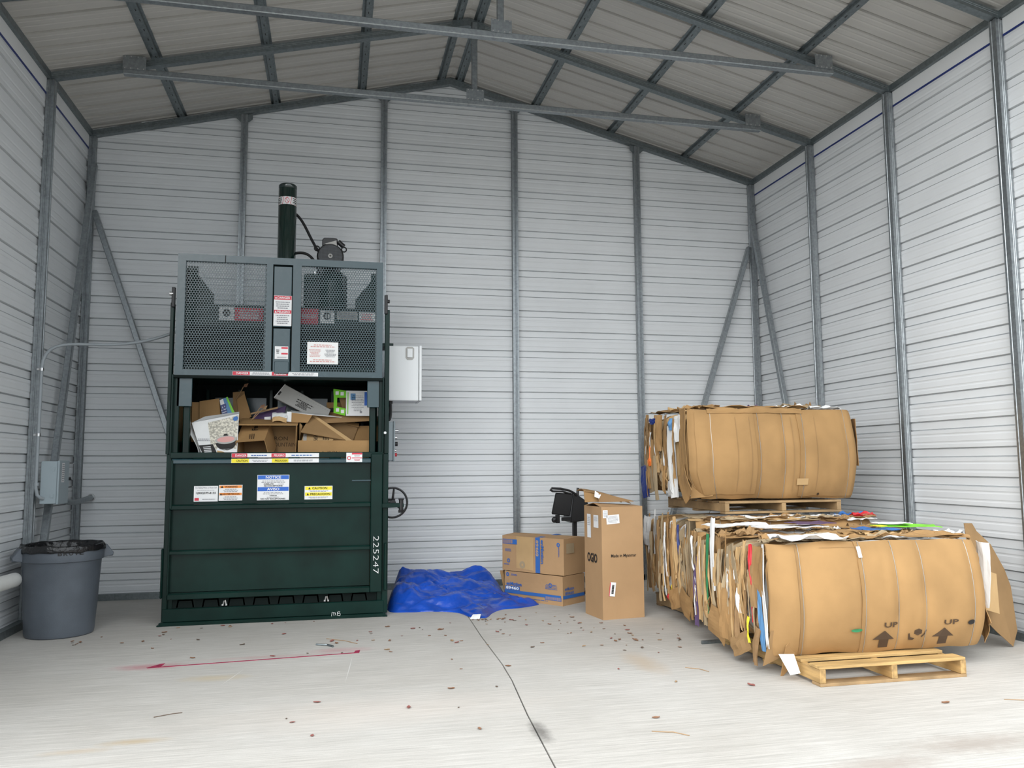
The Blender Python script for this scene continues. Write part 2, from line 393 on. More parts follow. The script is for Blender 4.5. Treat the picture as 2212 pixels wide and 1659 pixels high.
# posts, base rails and the brackets on the back posts
def tube_sq(mb, a, b, w=PW, upv=(0, 1, 0)): return mb.bar(a, b, w, w, upv)
def groove_post(mb, x, y, z1, fx, fy):
    """square tube with two shallow grooves on the faces towards the room"""
    h = PW/2; pr = [(-h, -h), (-h*.45, -h), (-h*.35, -h+.004), (-h*.1, -h+.004), (0, -h), (h*.1, -h+.004), (h*.35, -h+.004), (h*.45, -h), (h, -h), (h, -h*.45), (h-.004, -h*.35), (h-.004, h*.35), (h, h*.45), (h, h), (-h, h), (-h, h*.45), (-h+.004, h*.35), (-h+.004, -h*.35), (-h, -h*.45)]
    return mb.prism(pr, (x, y, 0), XD, YD, z1)
for i in range(1, 5):
    x = W*i/5; zt = roofz(x)-.002
    p = groove_post(MB(), x, 0, zt, 0, -1).build('post', 'galvmid', wb)
    for sgn in (-1, 1):
        mb = MB(); mb.prism([(0, 0), (sgn*.05, 0+sgn*.05*(slope if x < W/2 else -slope)), (sgn*.05, -.045), (sgn*.012, -.08), (0, -.08)][::sgn], (x+sgn*PW/2, -.02, zt), XD, ZD, -.006)
        mb.build('bracket', 'galvdark', p)
for i in range(NB+1):
    for x, ws in ((0, wl), (W, wr)):
        groove_post(MB(), x, -i*B, H, 1, -1).build('post', 'galvmid', ws)
mb = MB(); mb.box((0, -.032, 0), (W, .032, .06)); mb.build('base_rail', 'galvdark', wb)
for x, ws in ((0, wl), (W, wr)):
    mb = MB(); mb.box((x-.032, YF, 0), (x+.032, -.033, .06)); mb.build('base_rail', 'galvdark', ws)
# roof trusses
names = ['galvanized roof rafters lying against the gable of the back wall', 'galvanized roof truss with collar tie, the nearest to the back wall', 'galvanized roof truss with collar tie crossing the top of the picture', 'galvanized roof truss whose right foot shows in the top right corner', 'galvanized roof truss at the open end of the shed']
rp = [(-.032, 0), (-.032, .064), (.032, .064), (.032, 0), (.020, 0), (.017, .004), (.006, .004), (.003, 0), (-.003, 0), (-.006, .004), (-.017, .004), (-.020, 0)]
for i in range(NB+1):
    y = -i*B
    t = thing('roof_truss', (W/2, y, H), names[i], 'truss', 'roof trusses')
    for sg in (-1, 1):
        mb = MB(); a = Vector((W/2+sg*(W/2+.032), y, H-.032*slope)); b = Vector((W/2, y, RG))
        d = (b-a); vs = []; n = len(rp)
        pts = []
        for (q, h) in rp: pts.append((q, h))
        # grooves on the sides too
        full = [(-.032, 0), (-.032, .018), (-.028, .021), (-.028, .029), (-.032, .032), (-.028, .035), (-.028, .043), (-.032, .046), (-.032, .064), (.032, .064), (.032, .046), (.028, .043), (.028, .035), (.032, .032), (.028, .029), (.028, .021), (.032, .018), (.032, 0)]
        n = len(full)
        vs = [a+Vector((0, q, h)) for q, h in full]+[b+Vector((0, q, h)) for q, h in full]
        mb.add(vs, [tuple(range(n)), tuple(range(n, 2*n))[::-1]]+[(k, (k+1) % n, n+(k+1) % n, n+k) for k in range(n)])
        mb.build('rafter', 'galvdark', t)
        # knee plate at the post head
    mb = MB(); mb.prism([(-.16, -.035), (0, .005), (.16, -.035), (.16, .03), (0, .072), (-.16, .03)], (W/2, y-.033, RG), XD, ZD, .004); mb.build('ridge_plate', 'galvdark', t)
    if i:
        zt = 4.725; yt = y-.066
        mb = MB(); mb.bar((.585, yt, zt), (6.70, yt, zt), PW, .055, ZD); tie = mb.build('collar_tie', 'galvmid', t, bevel=.006)
        xk = W/2+.05
        mb = MB(); mb.bar((xk, yt+.012, zt+.02), (xk, yt+.012, RG+.02), .055, .04, (0, 1, 0)); mb.build('king_post', 'galvmid', t, bevel=.006)
        for cx, zz, ww, hh in ((.68, zt+.075, .19, .125), (6.60, zt+.075, .17, .125), (xk, zt+.07, .17, .11)):
            mb = MB(); mb.box((cx-ww/2, yt-.038, zz-hh/2), (cx+ww/2, yt-.034, zz+hh/2)); gp = mb.build('gusset_plate', 'galvmid', t)
            mb = MB()
            for sx in (-.4, -.15, .15, .4):
                for sz in (-.42, .42): mb.box((cx+sx*ww-.005, yt-.043, zz+sz*hh-.005), (cx+sx*ww+.005, yt-.038, zz+sz*hh+.005))
            mb.build('screw', 'steel', gp, kind='stuff')
# diagonal corner braces
for a, b, lb in (((.05, -.10, 4.30), (.05, -1.18, .08), 'diagonal galvanized brace on the left wall behind the switch box'), ((.06, -.075, 3.83), (1.36, -.075, .08), 'diagonal galvanized brace on the back wall left of the green baler'),
                 ((W-.09, -.075, 3.83), (5.94, -.075, .08), 'diagonal galvanized brace on the back wall above the stacked bales'), ((W-.055, -.08, 4.22), (W-.055, -1.16, .08), 'diagonal galvanized brace on the right wall above the stacked bales')):
    o = tube_sq(MB(), a, b, .055, (1, 0, 0) if abs(a[0]-b[0]) < .01 else (0, 1, 0)).build('diagonal_brace', 'galvmid', None, bevel=.006)
    tag(o, lb, 'brace', 'diagonal corner braces')
#PART2
# ------------------------------------------------------------------ the baler
FY = -1.5                                     # its front plane
bal = thing('baler', (1.98, -1.02, 0), 'dark green vertical cardboard baler with perforated safety gate', 'baler')
BX0, BX1, BYB = 1.10, 2.87, -.56
def part(mb, name, mt, parent=None, **k): return mb.build(name, mt, parent or bal, **k)
# body: side walls, back wall, base
mb = MB(); mb.box((1.115, FY+.03, .05), (1.165, BYB, 2.03)); part(mb, 'side_plate', 'green', bevel=.004)
mb = MB(); mb.box((2.81, FY+.03, .05), (2.86, BYB, 2.03)); part(mb, 'side_plate', 'green', bevel=.004)
mb = MB(); mb.box((1.165, BYB-.02, .05), (2.81, BYB, 2.52)); bp_ = part(mb, 'back_plate', 'darkin')
for k in range(6):
    x = 1.26+k*.285
    mb = MB(); mb.box((x, BYB-.11, .6), (x+.025, BYB-.021, 2.0)); mb.build('chamber_rib', 'green', bp_)
for k in range(5):
    x = 1.31+k*.285
    mb = MB(); mb.box((x+.02, BYB-.05, 1.2), (x+.20, BYB-.022, 1.93)); mb.build('chamber_plate', 'greenwornsheen', bp_)
mb = MB(); mb.box((1.092, FY-.012, .03), (2.87, FY+.02, .135)); mb.box((1.10, FY+.02, .0), (2.86, BYB, .13)); part(mb, 'base', 'green', bevel=.004)
mb = MB(); mb.box((1.075, FY-.03, 0), (2.885, FY-.012, .03)); mb.box((1.06, FY-.035, 0), (1.10, BYB, .012)); mb.box((2.86, FY-.035, 0), (2.90, BYB, .012)); part(mb, 'foot_flange', 'green', bevel=.003)
# slots under the door where the straps are fed through
mb = MB(); mb.box((1.165, FY+.02, .135), (2.81, FY+.05, .26)); part(mb, 'slot_back', 'darkin')
for k in range(8):
    x = 1.195+k*.1995
    mb = MB()
    mb.prism([(0, 0), (.012, .065), (.128, .065), (.14, 0), (.128, 0), (.118, .053), (.022, .053), (.012, 0)][::-1], (x, FY+.02, .138), XD, ZD, -.045)
    part(mb, 'strap_guide', 'green')
for x in (1.575, 2.39):
    mb = MB(); mb.tube([(x-.012, FY-.02, .15), (x-.004, FY-.022, .185), (x+.005, FY-.022, .19), (x+.014, FY-.02, .15)], .006, 6); mb.box((x-.02, FY-.028, .148), (x-.006, FY-.016, .16)); mb.box((x+.008, FY-.028, .148), (x+.022, FY-.016, .16)); part(mb, 'chain_hook', 'steel')
# front frame posts and slide rails
for sx, xa, xb in ((-1, 1.088, 1.128), (1, 2.852, 2.90)):
    mb = MB(); mb.box((xa, FY-.005, .03), (xb, FY+.10, 1.385)); part(mb, 'front_post', 'green', bevel=.004)
    ra, rb = (1.072, 1.10) if sx < 0 else (2.862, 2.902)
    mb = MB(); mb.box((ra, FY+.02, 1.385), (rb, FY+.09, 2.66)); part(mb, 'slide_rail', 'green', bevel=.003)
    ra, rb = (1.108, 1.122) if sx < 0 else (2.842, 2.856)
    mb = MB(); mb.box((ra, FY-.02, 1.38), (rb, FY+.05, 2.05)); part(mb, 'inner_rail', 'green', bevel=.003)
    xh = 1.092 if sx < 0 else 2.866
    mb = MB(); mb.box((xh-.012, FY+.0, 2.62), (xh+.016, FY+.03, 2.79)); hk = part(mb, 'roller_bracket', 'black', bevel=.004)
    mb = MB(); mb.tube([(xh-.03 if sx < 0 else xh+.034, FY+.015, 2.735), (xh, FY+.015, 2.735)], .016, 10); mb.build('roller', 'steel' if sx < 0 else 'black', hk, smooth=True)
    mb = MB(); mb.box((xh-.016 if sx < 0 else xh-.0, FY-.03, .22), (xh-.0 if sx < 0 else xh+.026, FY+.0, .62)); part(mb, 'hinge', 'green', bevel=.006)
# columns inside the feed opening and the loose plates hanging at its upper corners
for xa, xb in ((1.19, 1.245), (2.735, 2.79)):
    mb = MB(); mb.box((xa, FY+.08, 1.30), (xb, FY+.14, 2.05)); part(mb, 'opening_post', 'green', bevel=.006)
mb = MB(); mb.box((1.142, FY+.03, 1.785), (1.262, FY+.05, 2.06)); part(mb, 'corner_plate', 'greenwornsheen', bevel=.003)
mb = MB(); mb.box((2.712, FY+.03, 1.79), (2.822, FY+.05, 2.06)); part(mb, 'corner_plate', 'greenwornsheen', bevel=.003)
# platen and the cross beam behind the gate
mb = MB(); mb.box((1.17, FY+.07, 2.05), (2.80, BYB-.02, 2.14)); part(mb, 'platen', 'green', bevel=.006)
mb = MB(); mb.box((1.15, -1.21, 2.50), (2.83, -1.17, 2.715)); mb.box((1.15, -1.17, 2.52), (2.83, -.85, 2.56)); beam = part(mb, 'cross_beam', 'green', bevel=.005)
mb = MB(); mb.box((1.17, -1.30, 2.14), (2.82, -1.27, 2.50)); part(mb, 'platen_guide', 'darkin')
for sx in (-1, 1):
    xo = 1.15 if sx < 0 else 2.83; q = -sx
    mb = MB(); mb.prism([(0, 0), (q*.225, 0), (q*.225, .30), (q*.12, .43), (q*.085, .48), (q*.085, .55), (0, .55)][::q], (xo, -1.20, 2.50), XD, ZD, -.03); part(mb, 'gusset', 'green')
    mb = MB(); mb.box((xo-.02, -1.20, 2.03), (xo+.02, BYB, 3.03)); part(mb, 'upper_side', 'green', bevel=.004)
def sticker(parent, name, x0, x1, z0, z1, y, bands=(), texts=(), prints=(), bg='stickwhite', t=.002):
    """flat sticker on a plane facing the room; bands (z0,z1,material), texts (string,x,z,w,h,material), prints (x,z,w,h,rows,material)"""
    mb = MB(); mb.box((x0, y-t, z0), (x1, y, z1)); o = mb.build(name, bg, parent, bevel=.0)
    for a, b, xa, xb, mt in bands:
        mb = MB(); put_rect(mb, ((xa+xb)/2, y-t, (a+b)/2), XD, ZD, xb-xa, b-a); mb.build('band', mt, o)
    for s, x, zz, ww, hh, mt in texts: put_text(MB(), s, (x, y-t-.001, zz), XD, ZD, ww, hh).build('lettering', mt, o)
    for x, zz, ww, hh, rows, mt in prints: put_lines(MB(), (x, y-t-.001, zz), XD, ZD, ww, hh, rows, rng=random.Random(int(x*1000)+rows)).build('small_print', mt, o, kind='stuff')
    return o
yb = -1.21
sticker(beam, 'symbol_sticker', 1.424, 1.552, 2.572, 2.693, yb, texts=[('O', 1.488, 2.635, .07, .075, 'inkblack'), ('x', 1.488, 2.635, .04, .04, 'inkblack')])
sticker(beam, 'warning_sticker', 1.557, 1.80, 2.57, 2.685, yb, bg='stickred', prints=[(1.68, 2.63, .2, .09, 4, 'stickwhite')])
sticker(beam, 'motor_sticker', 2.127, 2.276, 2.557, 2.697, yb, bg='stickred', texts=[('MOTOR', 2.2, 2.63, .13, .035, 'stickwhite')])
sticker(beam, 'symbol_sticker', 2.294, 2.419, 2.57, 2.69, yb, texts=[('O', 2.356, 2.635, .07, .075, 'inkblack'), ('I', 2.356, 2.635, .01, .05, 'inkblack')])
sticker(beam, 'data_plate', 2.442, 2.626, 2.607, 2.682, yb, bg='greycard', prints=[(2.53, 2.645, .16, .055, 4, 'inkgrey')])
sticker(beam, 'warning_sticker', 2.642, 2.785, 2.595, 2.68, yb, bg='stickwhite', prints=[(2.71, 2.638, .12, .07, 4, 'stickred')])
# cylinder, hoses, motor and oil tank
cx, cyy = 1.975, -1.0
mb = MB(); mb.lathe([(0, 2.55), (.083, 2.55), (.083, 3.86), (.080, 3.865), (.083, 3.87), (.083, 3.895), (.074, 3.905), (.0, 3.905)], (cx, cyy, 0), 36); cyl = part(mb, 'cylinder', 'greengloss', smooth=True)
mb = MB(); mb.lathe([(.0835, 3.70), (.0845, 3.70), (.0845, 3.773), (.0835, 3.773)], (cx, cyy, 0), 36); bd = mb.build('warning_band', 'stickwhite', cyl, smooth=True)
def wrap(mb, a0, a1, z0, z1, sk=0, r=.0852):
    n = 6; vs = []
    for i in range(n+1):
        a = a0+(a1-a0)*i/n
        for zz, ds in ((z0, -sk), (z1, sk)): vs.append(Vector((cx+r*math.sin(a+ds), cyy-r*math.cos(a+ds), zz)))
    return mb.add(vs, [(2*i, 2*i+2, 2*i+3, 2*i+1) for i in range(n)])
mb = MB(); wrap(mb, -1.57, 1.57, 3.70, 3.704); wrap(mb, -1.57, 1.57, 3.769, 3.773); wrap(mb, -.45, -.40, 3.704, 3.769, .07); wrap(mb, .40, .45, 3.704, 3.769, .07)
for i in range(18):
    a = 2*math.pi*i/18; b = 2*math.pi*(i+1)/18
    p = [(.26*math.cos(q)*rr, 3.7365+.026*math.sin(q)*rr) for q, rr in ((a, 1), (b, 1), (b, .8), (a, .8))]
    mb.add([Vector((cx+.0856*math.sin(u), cyy-.0856*math.cos(u), zz)) for u, zz in p], [(0, 1, 2, 3)])
wrap(mb, -.03, .03, 3.716, 3.757, -.16, .0857); mb.build('print_red', 'stickred', bd, kind='stuff')
mb = MB()
for a0, a1 in ((-1.5, -.62), (.62, 1.5)):
    for k, (z0, z1) in enumerate(((3.755, 3.762), (3.737, 3.744), (3.719, 3.726), (3.708, 3.712))):
        wrap(mb, a0+.06*(k % 2), a1-.1*((k+1) % 2), z0, z1)
wrap(mb, -1.0, -.94, 3.712, 3.76, .05); wrap(mb, .92, .98, 3.712, 3.76, -.05); wrap(mb, -.72, -.66, 3.71, 3.764, .05); mb.build('print_black', 'inkblack', bd, kind='stuff')
def bez(p0, p1, p2, p3, n=14):
    p0, p1, p2, p3 = map(Vector, (p0, p1, p2, p3))
    return [p0*(1-t)**3+p1*3*t*(1-t)**2+p2*3*t*t*(1-t)+p3*t**3 for t in [i/n for i in range(n+1)]]
mb = MB(); mb.tube(bez((cx+.06, cyy+.06, 3.66), (2.13, -.95, 3.60), (2.17, -1.0, 3.42), (2.27, -1.08, 3.26)), .013, 10); mb.build('hose', 'rubber', cyl, smooth=True)
mb = MB(); mb.tube(bez((cx+.05, cyy+.02, 3.255), (2.16, -1.02, 3.285), (2.22, -1.05, 3.24), (2.28, -1.06, 3.05)), .013, 10); mb.build('hose', 'rubber', cyl, smooth=True)
mx, mz, my = 2.375, 3.195, -1.20
mb = MB(); mb.lathe([(0, -.30), (.115, -.30), (.122, -.26), (.122, -.02), (.118, .0), (.108, .012), (.105, .012), (.105, .004), (0, .004)], (mx, my, mz), 36, 'Y'); mot = part(mb, 'motor', 'black', smooth=True)
mb = MB()
for k in range(-9, 10):
    q = k*.0112; hw = math.sqrt(max(0, .106**2-q*q))
    mb.box((mx+q-.0011, my-.009, mz-hw), (mx+q+.0011, my-.006, mz+hw)); mb.box((mx-hw, my-.0095, mz+q-.0011), (mx+hw, my-.0065, mz+q+.0011))
mb.build('fan_grille', 'grille', mot)
mb = MB(); mb.lathe([(.0, .013), (.021, .013), (.021, .007)], (mx, my, mz), 10, 'Y'); hub = mb.build('grille_hub', 'greycard', mot)
mb = MB(); put_text(mb, '+', (mx, my-.0132, mz), XD, ZD, .018, .018, .06); mb.build('hub_mark', 'inkblack', hub)
for sx in (-1, 1):
    mb = MB(); c = Vector((mx+sx*.122, my+.03, mz+.075)); mb.tube([c+Vector((.022*math.cos(a), 0, .022*math.sin(a))) for a in [i*math.pi/8 for i in range(17)]], .006, 6); mb.build('lifting_eye', 'black', mot, smooth=True)
mb = MB(); mb.prism([(-.075, .095), (-.075, .155), (-.055, .172), (.02, .174), (.062, .168), (.066, .10)][::-1], (mx-.0, my+.0, mz), XD, ZD, -.18); tb = mb.build('terminal_box', 'black', mot, bevel=.006)
mb = MB(); mb.prism([(-.055, .113), (.052, .150), (.058, .09)][::-1], (mx, my-.004, mz), XD, ZD, -.004); mb.build('terminal_cover', 'greycard', tb)
mb = MB(); mb.tube([(mx+.07, my, mz+.14), (mx+.09, my, mz+.12), (mx+.12, my, mz+.095)], .022, 10); mb.build('cable_gland', 'black', mot, smooth=True)
mb = MB(); mb.box((2.14, -1.14, 2.72), (2.53, -.72, 3.04)); part(mb, 'oil_tank', 'green', bevel=.02, seg=2)
mb = MB(); mb.lathe([(0, 2.70), (.10, 2.70), (.11, 2.73), (.11, 3.0), (.1, 3.03), (0, 3.03)], (mx+.02, -1.21, 0), 30); part(mb, 'pump', 'green', smooth=True)
mb = MB(); mb.lathe([(0, 0), (.02, 0), (.02, .03), (.0, .03)], (2.24, -1.1, 3.04), 14); part(mb, 'filler_cap', 'steel', smooth=True)

# the sliding gate: frame, two perforated sheets, centre channel
GZ0, GZ1, GX0, GX1, GT = 2.045, 3.082, 1.122, 2.838, .045
WL = (1.186, 1.845); WR = (2.136, 2.784); WZ = (2.094, 3.022)
mb = MB()
mb.box((GX0, FY, GZ0), (WL[0], FY+GT, GZ1)); mb.box((WR[1], FY, GZ0), (GX1, FY+GT, GZ1))
mb.box((WL[0], FY, WZ[1]), (WR[1], FY+GT, GZ1)); mb.box((WL[0], FY, GZ0), (WR[1], FY+GT, WZ[0]))
mb.box((WL[1], FY, WZ[0]), (1.897, FY+GT, WZ[1])); mb.box((2.064, FY, WZ[0]), (WR[0], FY+GT, WZ[1]))
gate = part(mb, 'gate', 'greenwornsheen')
mb = MB(); mb.box((GX0, FY-.012, GZ0-.022), (GX1+.012, FY+.03, GZ0)); mb.build('gate_lip', 'darkin', gate)
mb = MB(); mb.box((1.500, FY-.0015, WZ[1]), (1.507, FY-.0005, GZ1)); mb.build('weld_seam', 'inkblack', gate)
def perforated(x0, x1, z0, z1, y, pitch=.0222, rh=.0088, t=.003):
    """sheet with staggered round holes; every hole is real"""
    mb = MB(); vs = mb.v; fs = mb.f
    dz = pitch*.866; nx = int((x1-x0)/pitch); nzr = int((z1-z0)/dz)
    ox = (x1-x0-(nx-.5)*pitch)/2; oz = (z1-z0-nzr*dz)/2
    hexo = [(pitch/math.sqrt(3)*math.cos(R(30+60*k)), pitch/math.sqrt(3)*math.sin(R(30+60*k))) for k in range(6)]
    hi = [(rh*math.cos(R(30*k)), rh*math.sin(R(30*k))) for k in range(12)]
    for j in range(nzr):
        for i in range(nx):
            cx = x0+ox+i*pitch+(pitch/2 if j % 2 else 0)+pitch*.0; cz = z0+oz+(j+.5)*dz; n = len(vs)
            for yy in (y, y+t):
                vs += [Vector((cx+a, yy, cz+b)) for a, b in hexo]+[Vector((cx+a, yy, cz+b)) for a, b in hi]
            for k in range(6):
                k2 = (k+1) % 6; a = 6+(2*k+1) % 12; b_ = 6+(2*k+2) % 12; c = 6+(2*k+3) % 12
                fs += [(n+k, n+k2, n+c, n+b_, n+a), (n+18+a, n+18+b_, n+18+c, n+18+k2, n+18+k)]
            for k in range(12):
                k2 = (k+1) % 12; fs.append((n+6+k, n+6+k2, n+24+k2, n+24+k))
    for a, b in (((x0-.01, y, z0-.01), (x1+.01, y+t, z0+oz)), ((x0-.01, y, z1-oz), (x1+.01, y+t, z1+.01)), ((x0-.01, y, z0-.01), (x0+ox-.011, y+t, z1+.01)), ((x1-ox+.011-.0111, y, z0-.01), (x1+.01, y+t, z1+.01))): mb.box(a, b)
    return mb
perforated(WL[0], WL[1], *WZ, FY+.012).build('mesh_panel', 'greenwornsheen', gate)
perforated(WR[0], WR[1], *WZ, FY+.012).build('mesh_panel', 'greenwornsheen', gate)
mb = MB(); mb.box((1.897, FY+.03, WZ[0]-.02), (2.064, FY+.04, WZ[1])); mb.build('channel_back', 'darkin', gate)
mb = MB(); mb.box((1.906, FY-.004, 2.475), (2.056, FY+.012, 3.005)); ch = mb.build('cover_plate', 'greenwornsheen', gate, bevel=.003)
mb = MB(); mb.box((1.910, FY-.004, 2.085), (2.050, FY+.010, 2.462)); c2 = mb.build('latch_plate', 'greenwornsheen', gate, bevel=.003)
mb = MB(); mb.box((1.925, FY-.014, 2.07), (2.042, FY-.0045, 2.175)); mb.build('pull_handle', 'greenwornsheen', c2, bevel=.004)
sticker(gate, 'danger_sticker', 1.909, 2.058, 2.485, 2.749, FY-.004, bands=[(2.713, 2.747, 1.911, 2.056, 'stickred'), (2.592, 2.622, 1.911, 2.056, 'stickred')],
        texts=[('▲DANGER' if False else 'DANGER', 1.992, 2.730, .105, .021, 'stickwhite'), ('PELIGRO', 1.992, 2.607, .105, .019, 'stickwhite')],
        prints=[(1.983, 2.665, .12, .07, 4, 'inkgrey'), (1.983, 2.54, .12, .085, 5, 'inkgrey')])
for zz in (2.730, 2.607):
    mb = MB(); mb.add([Vector((1.917, FY-.0075, zz-.009)), Vector((1.935, FY-.0075, zz-.009)), Vector((1.926, FY-.0075, zz+.010))], [(0, 1, 2)]); mb.build('warning_triangle', 'stickwhite', gate)
sticker(c2, 'hand_sticker', 1.926, 2.036, 2.196, 2.306, FY-.004, bands=[(2.285, 2.300, 1.98, 2.034, 'stickred'), (2.236, 2.250, 1.98, 2.034, 'stickred')], prints=[(1.985, 2.21, .08, .012, 2, 'inkgrey'), (1.95, 2.26, .03, .04, 3, 'inkblack')])
sticker(gate, 'instruction_sheet', 2.195, 2.457, 2.161, 2.353, FY+.010, prints=[(2.326, 2.32, .22, .03, 2, 'pink'), (2.26, 2.255, .10, .07, 6, 'pink'), (2.39, 2.255, .10, .07, 6, 'inkgrey'), (2.326, 2.19, .23, .03, 2, 'pink')], bg='paper', t=.004)
sticker(gate, 'danger_strip', 1.585, 2.29, 2.052, 2.084, FY-.0, bands=[(2.053, 2.083, 1.587, 1.725, 'stickred'), (2.053, 2.083, 1.905, 2.04, 'stickred')], texts=[('DANGER', 1.665, 2.068, .10, .019, 'stickwhite'), ('PELIGRO', 1.975, 2.068, .10, .019, 'stickwhite')], prints=[(1.815, 2.068, .16, .02, 2, 'inkgrey'), (2.165, 2.068, .22, .02, 2, 'inkgrey')])

# the chamber door with its ribs
mb = MB(); mb.box((1.135, FY+.005, .265), (2.745, FY+.03, 1.345)); door = part(mb, 'chamber_door', 'green')
for za, zb in ((1.308, 1.348), (.932, .974), (.570, .607), (.212, .262)):
    mb = MB(); mb.prism([(0, za-.006), (-.055, za), (-.055, zb-.012), (-.045, zb), (0, zb)], (1.135, FY+.01, 0), YD, ZD, 1.612); mb.build('door_rib', 'greenwornsheen' if za > 1.3 else 'green', door, bevel=.003)  # top rib gets the paler paint, a highlight put into its colour
mb = MB(); mb.box((1.130, FY-.05, .94), (1.148, FY+.005, 1.335)); mb.box((1.130, FY-.05, .25), (1.142, FY+.005, .93)); mb.build('door_edge', 'green', door, bevel=.003)
mb = MB(); mb.box((2.748, FY-.055, .212), (2.848, FY+.02, 1.385)); lp = mb.build('latch_post', 'green', door, bevel=.006)
mb = MB(); mb.box((1.118, FY-.03, 1.352), (2.85, FY+.05, 1.40)); sill = part(mb, 'sill', 'green', bevel=.004)
for x in (1.30, 1.72, 2.06, 2.40):
    mb = MB(); mb.tube([(x, FY-.036, 1.345), (x, FY-.04, 1.352), (x+.09, FY-.04, 1.352), (x+.09, FY-.036, 1.345)], .006, 6); mb.build('weld_bead', 'green', sill)
mb = MB(); mb.box((2.589, FY-.012, 1.150), (2.748, FY+.004, 1.160)); mb.build('stop_bar', 'greenwornsheen', door)
yd = FY+.005
sticker(door, 'phone_sticker', 1.307, 1.496, .994, 1.122, yd, texts=[('For Baling Wire or Parts Call', 1.402, 1.106, .165, .014, 'inkgrey'), ('1(800)599-8155', 1.402, 1.062, .155, .022, 'inkblack')], prints=[(1.40, 1.088, .15, .008, 1, 'inkgrey'), (1.425, 1.013, .10, .012, 1, 'inkgrey')], bands=[(1.002, 1.024, 1.314, 1.348, 'stickred')])
sticker(door, 'warning_sticker', 1.503, 1.690, .999, 1.128, yd, bands=[(1.103, 1.124, 1.508, 1.685, 'stickorange'), (1.043, 1.063, 1.508, 1.685, 'stickorange')], texts=[('WARNING', 1.60, 1.1135, .10, .014, 'inkblack'), ('ADVERTENCIA', 1.60, 1.053, .14, .014, 'inkblack')], prints=[(1.597, 1.083, .15, .03, 3, 'inkgrey'), (1.597, 1.020, .15, .03, 3, 'inkgrey')])
sticker(door, 'notice_sticker', 1.808, 2.068, .997, 1.209, yd, bands=[(1.172, 1.205, 1.812, 2.064, 'stickblue'), (1.073, 1.107, 1.812, 2.064, 'stickblue')], texts=[('NOTICE', 1.938, 1.189, .125, .022, 'stickwhite'), ('AVISO', 1.938, 1.090, .10, .022, 'stickwhite'), ('NO EXCEPTIONS', 1.938, 1.117, .15, .012, 'inkblack'), ('NO HAY EXCEPCIONES', 1.938, 1.009, .20, .012, 'inkblack'), ('OPERATE', 1.90, 1.132, .08, .011, 'inkblack'), ('OPERAR', 1.94, 1.035, .06, .010, 'inkblack')], prints=[(1.938, 1.153, .20, .022, 2, 'inkgrey'), (2.0, 1.132, .06, .008, 1, 'inkgrey'), (1.938, 1.055, .17, .02, 2, 'inkgrey'), (1.938, 1.022, .12, .008, 1, 'inkgrey')])
sticker(door, 'caution_sticker', 2.195, 2.427, .999, 1.112, yd, bands=[(1.079, 1.107, 2.20, 2.422, 'stickyellow'), (1.029, 1.057, 2.20, 2.422, 'stickyellow')], texts=[('CAUTION', 2.32, 1.093, .125, .018, 'inkblack'), ('PRECAUCION', 2.325, 1.043, .165, .018, 'inkblack')], prints=[(2.31, 1.068, .18, .012, 2, 'inkgrey'), (2.31, 1.014, .18, .015, 2, 'inkgrey')])
for x, zz in ((2.235, 1.093), (2.222, 1.043), (1.528, 1.1135), (1.521, 1.053)):
    mb = MB(); mb.add([Vector((x-.010, yd-.0035, zz-.009)), Vector((x+.010, yd-.0035, zz-.009)), Vector((x, yd-.0035, zz+.010))], [(0, 1, 2)]); mb.build('warning_triangle', 'inkblack', door)
sticker(sill, 'danger_strip', 1.60, 2.31, 1.356, 1.390, FY-.03, bands=[(1.357, 1.389, 1.602, 1.725, 'stickred'), (1.357, 1.389, 1.92, 2.035, 'stickred')], texts=[('DANGER', 1.675, 1.373, .09, .019, 'stickwhite'), ('PELIGRO', 1.983, 1.373, .085, .019, 'stickwhite')], prints=[(1.82, 1.373, .17, .014, 1, 'inkblue'), (2.17, 1.373, .25, .014, 1, 'inkblue')])
sticker(door, 'caution_strip', 1.60, 2.31, 1.311, 1.346, FY-.045, bands=[(1.312, 1.345, 1.602, 1.742, 'stickyellow'), (1.312, 1.345, 1.925, 2.06, 'stickyellow')], texts=[('CAUTION', 1.685, 1.329, .09, .018, 'inkbrown'), ('PRECAUCION', 2.0, 1.329, .10, .017, 'inkbrown')], prints=[(1.83, 1.329, .16, .018, 2, 'inkgrey'), (2.18, 1.329, .22, .018, 2, 'inkgrey')])
sticker(sill, 'lockout_sticker', 2.538, 2.673, 1.313, 1.393, FY-.047, bands=[(1.378, 1.392, 2.585, 2.672, 'stickred'), (1.345, 1.352, 2.585, 2.672, 'stickred')], texts=[('O', 2.562, 1.348, .035, .035, 'stickred')], prints=[(2.63, 1.33, .07, .015, 2, 'stickred'), (2.63, 1.366, .07, .012, 2, 'inkgrey')])
# painted serial number down the latch post and scribble on the base
mb = MB(); put_text(mb, '225247', (2.797, FY-.0565, .525), (0, 0, -1), XD, .315, .046, -.018); mb.build('painted_number', 'chalk', lp)
mb = MB()
for pts in ([(2.435, .025), (2.44, .055), (2.452, .052), (2.455, .028)], [(2.462, .052), (2.472, .028)], [(2.482, .055), (2.485, .028), (2.505, .026), (2.508, .038), (2.488, .042), (2.505, .055), (2.49, .058)]):
    mb.tube([(x, FY-.0145+(-.018 if zz < .03 else 0), zz) for x, zz in pts], .0022, 5)
part(mb, 'painted_scribble', 'chalk')
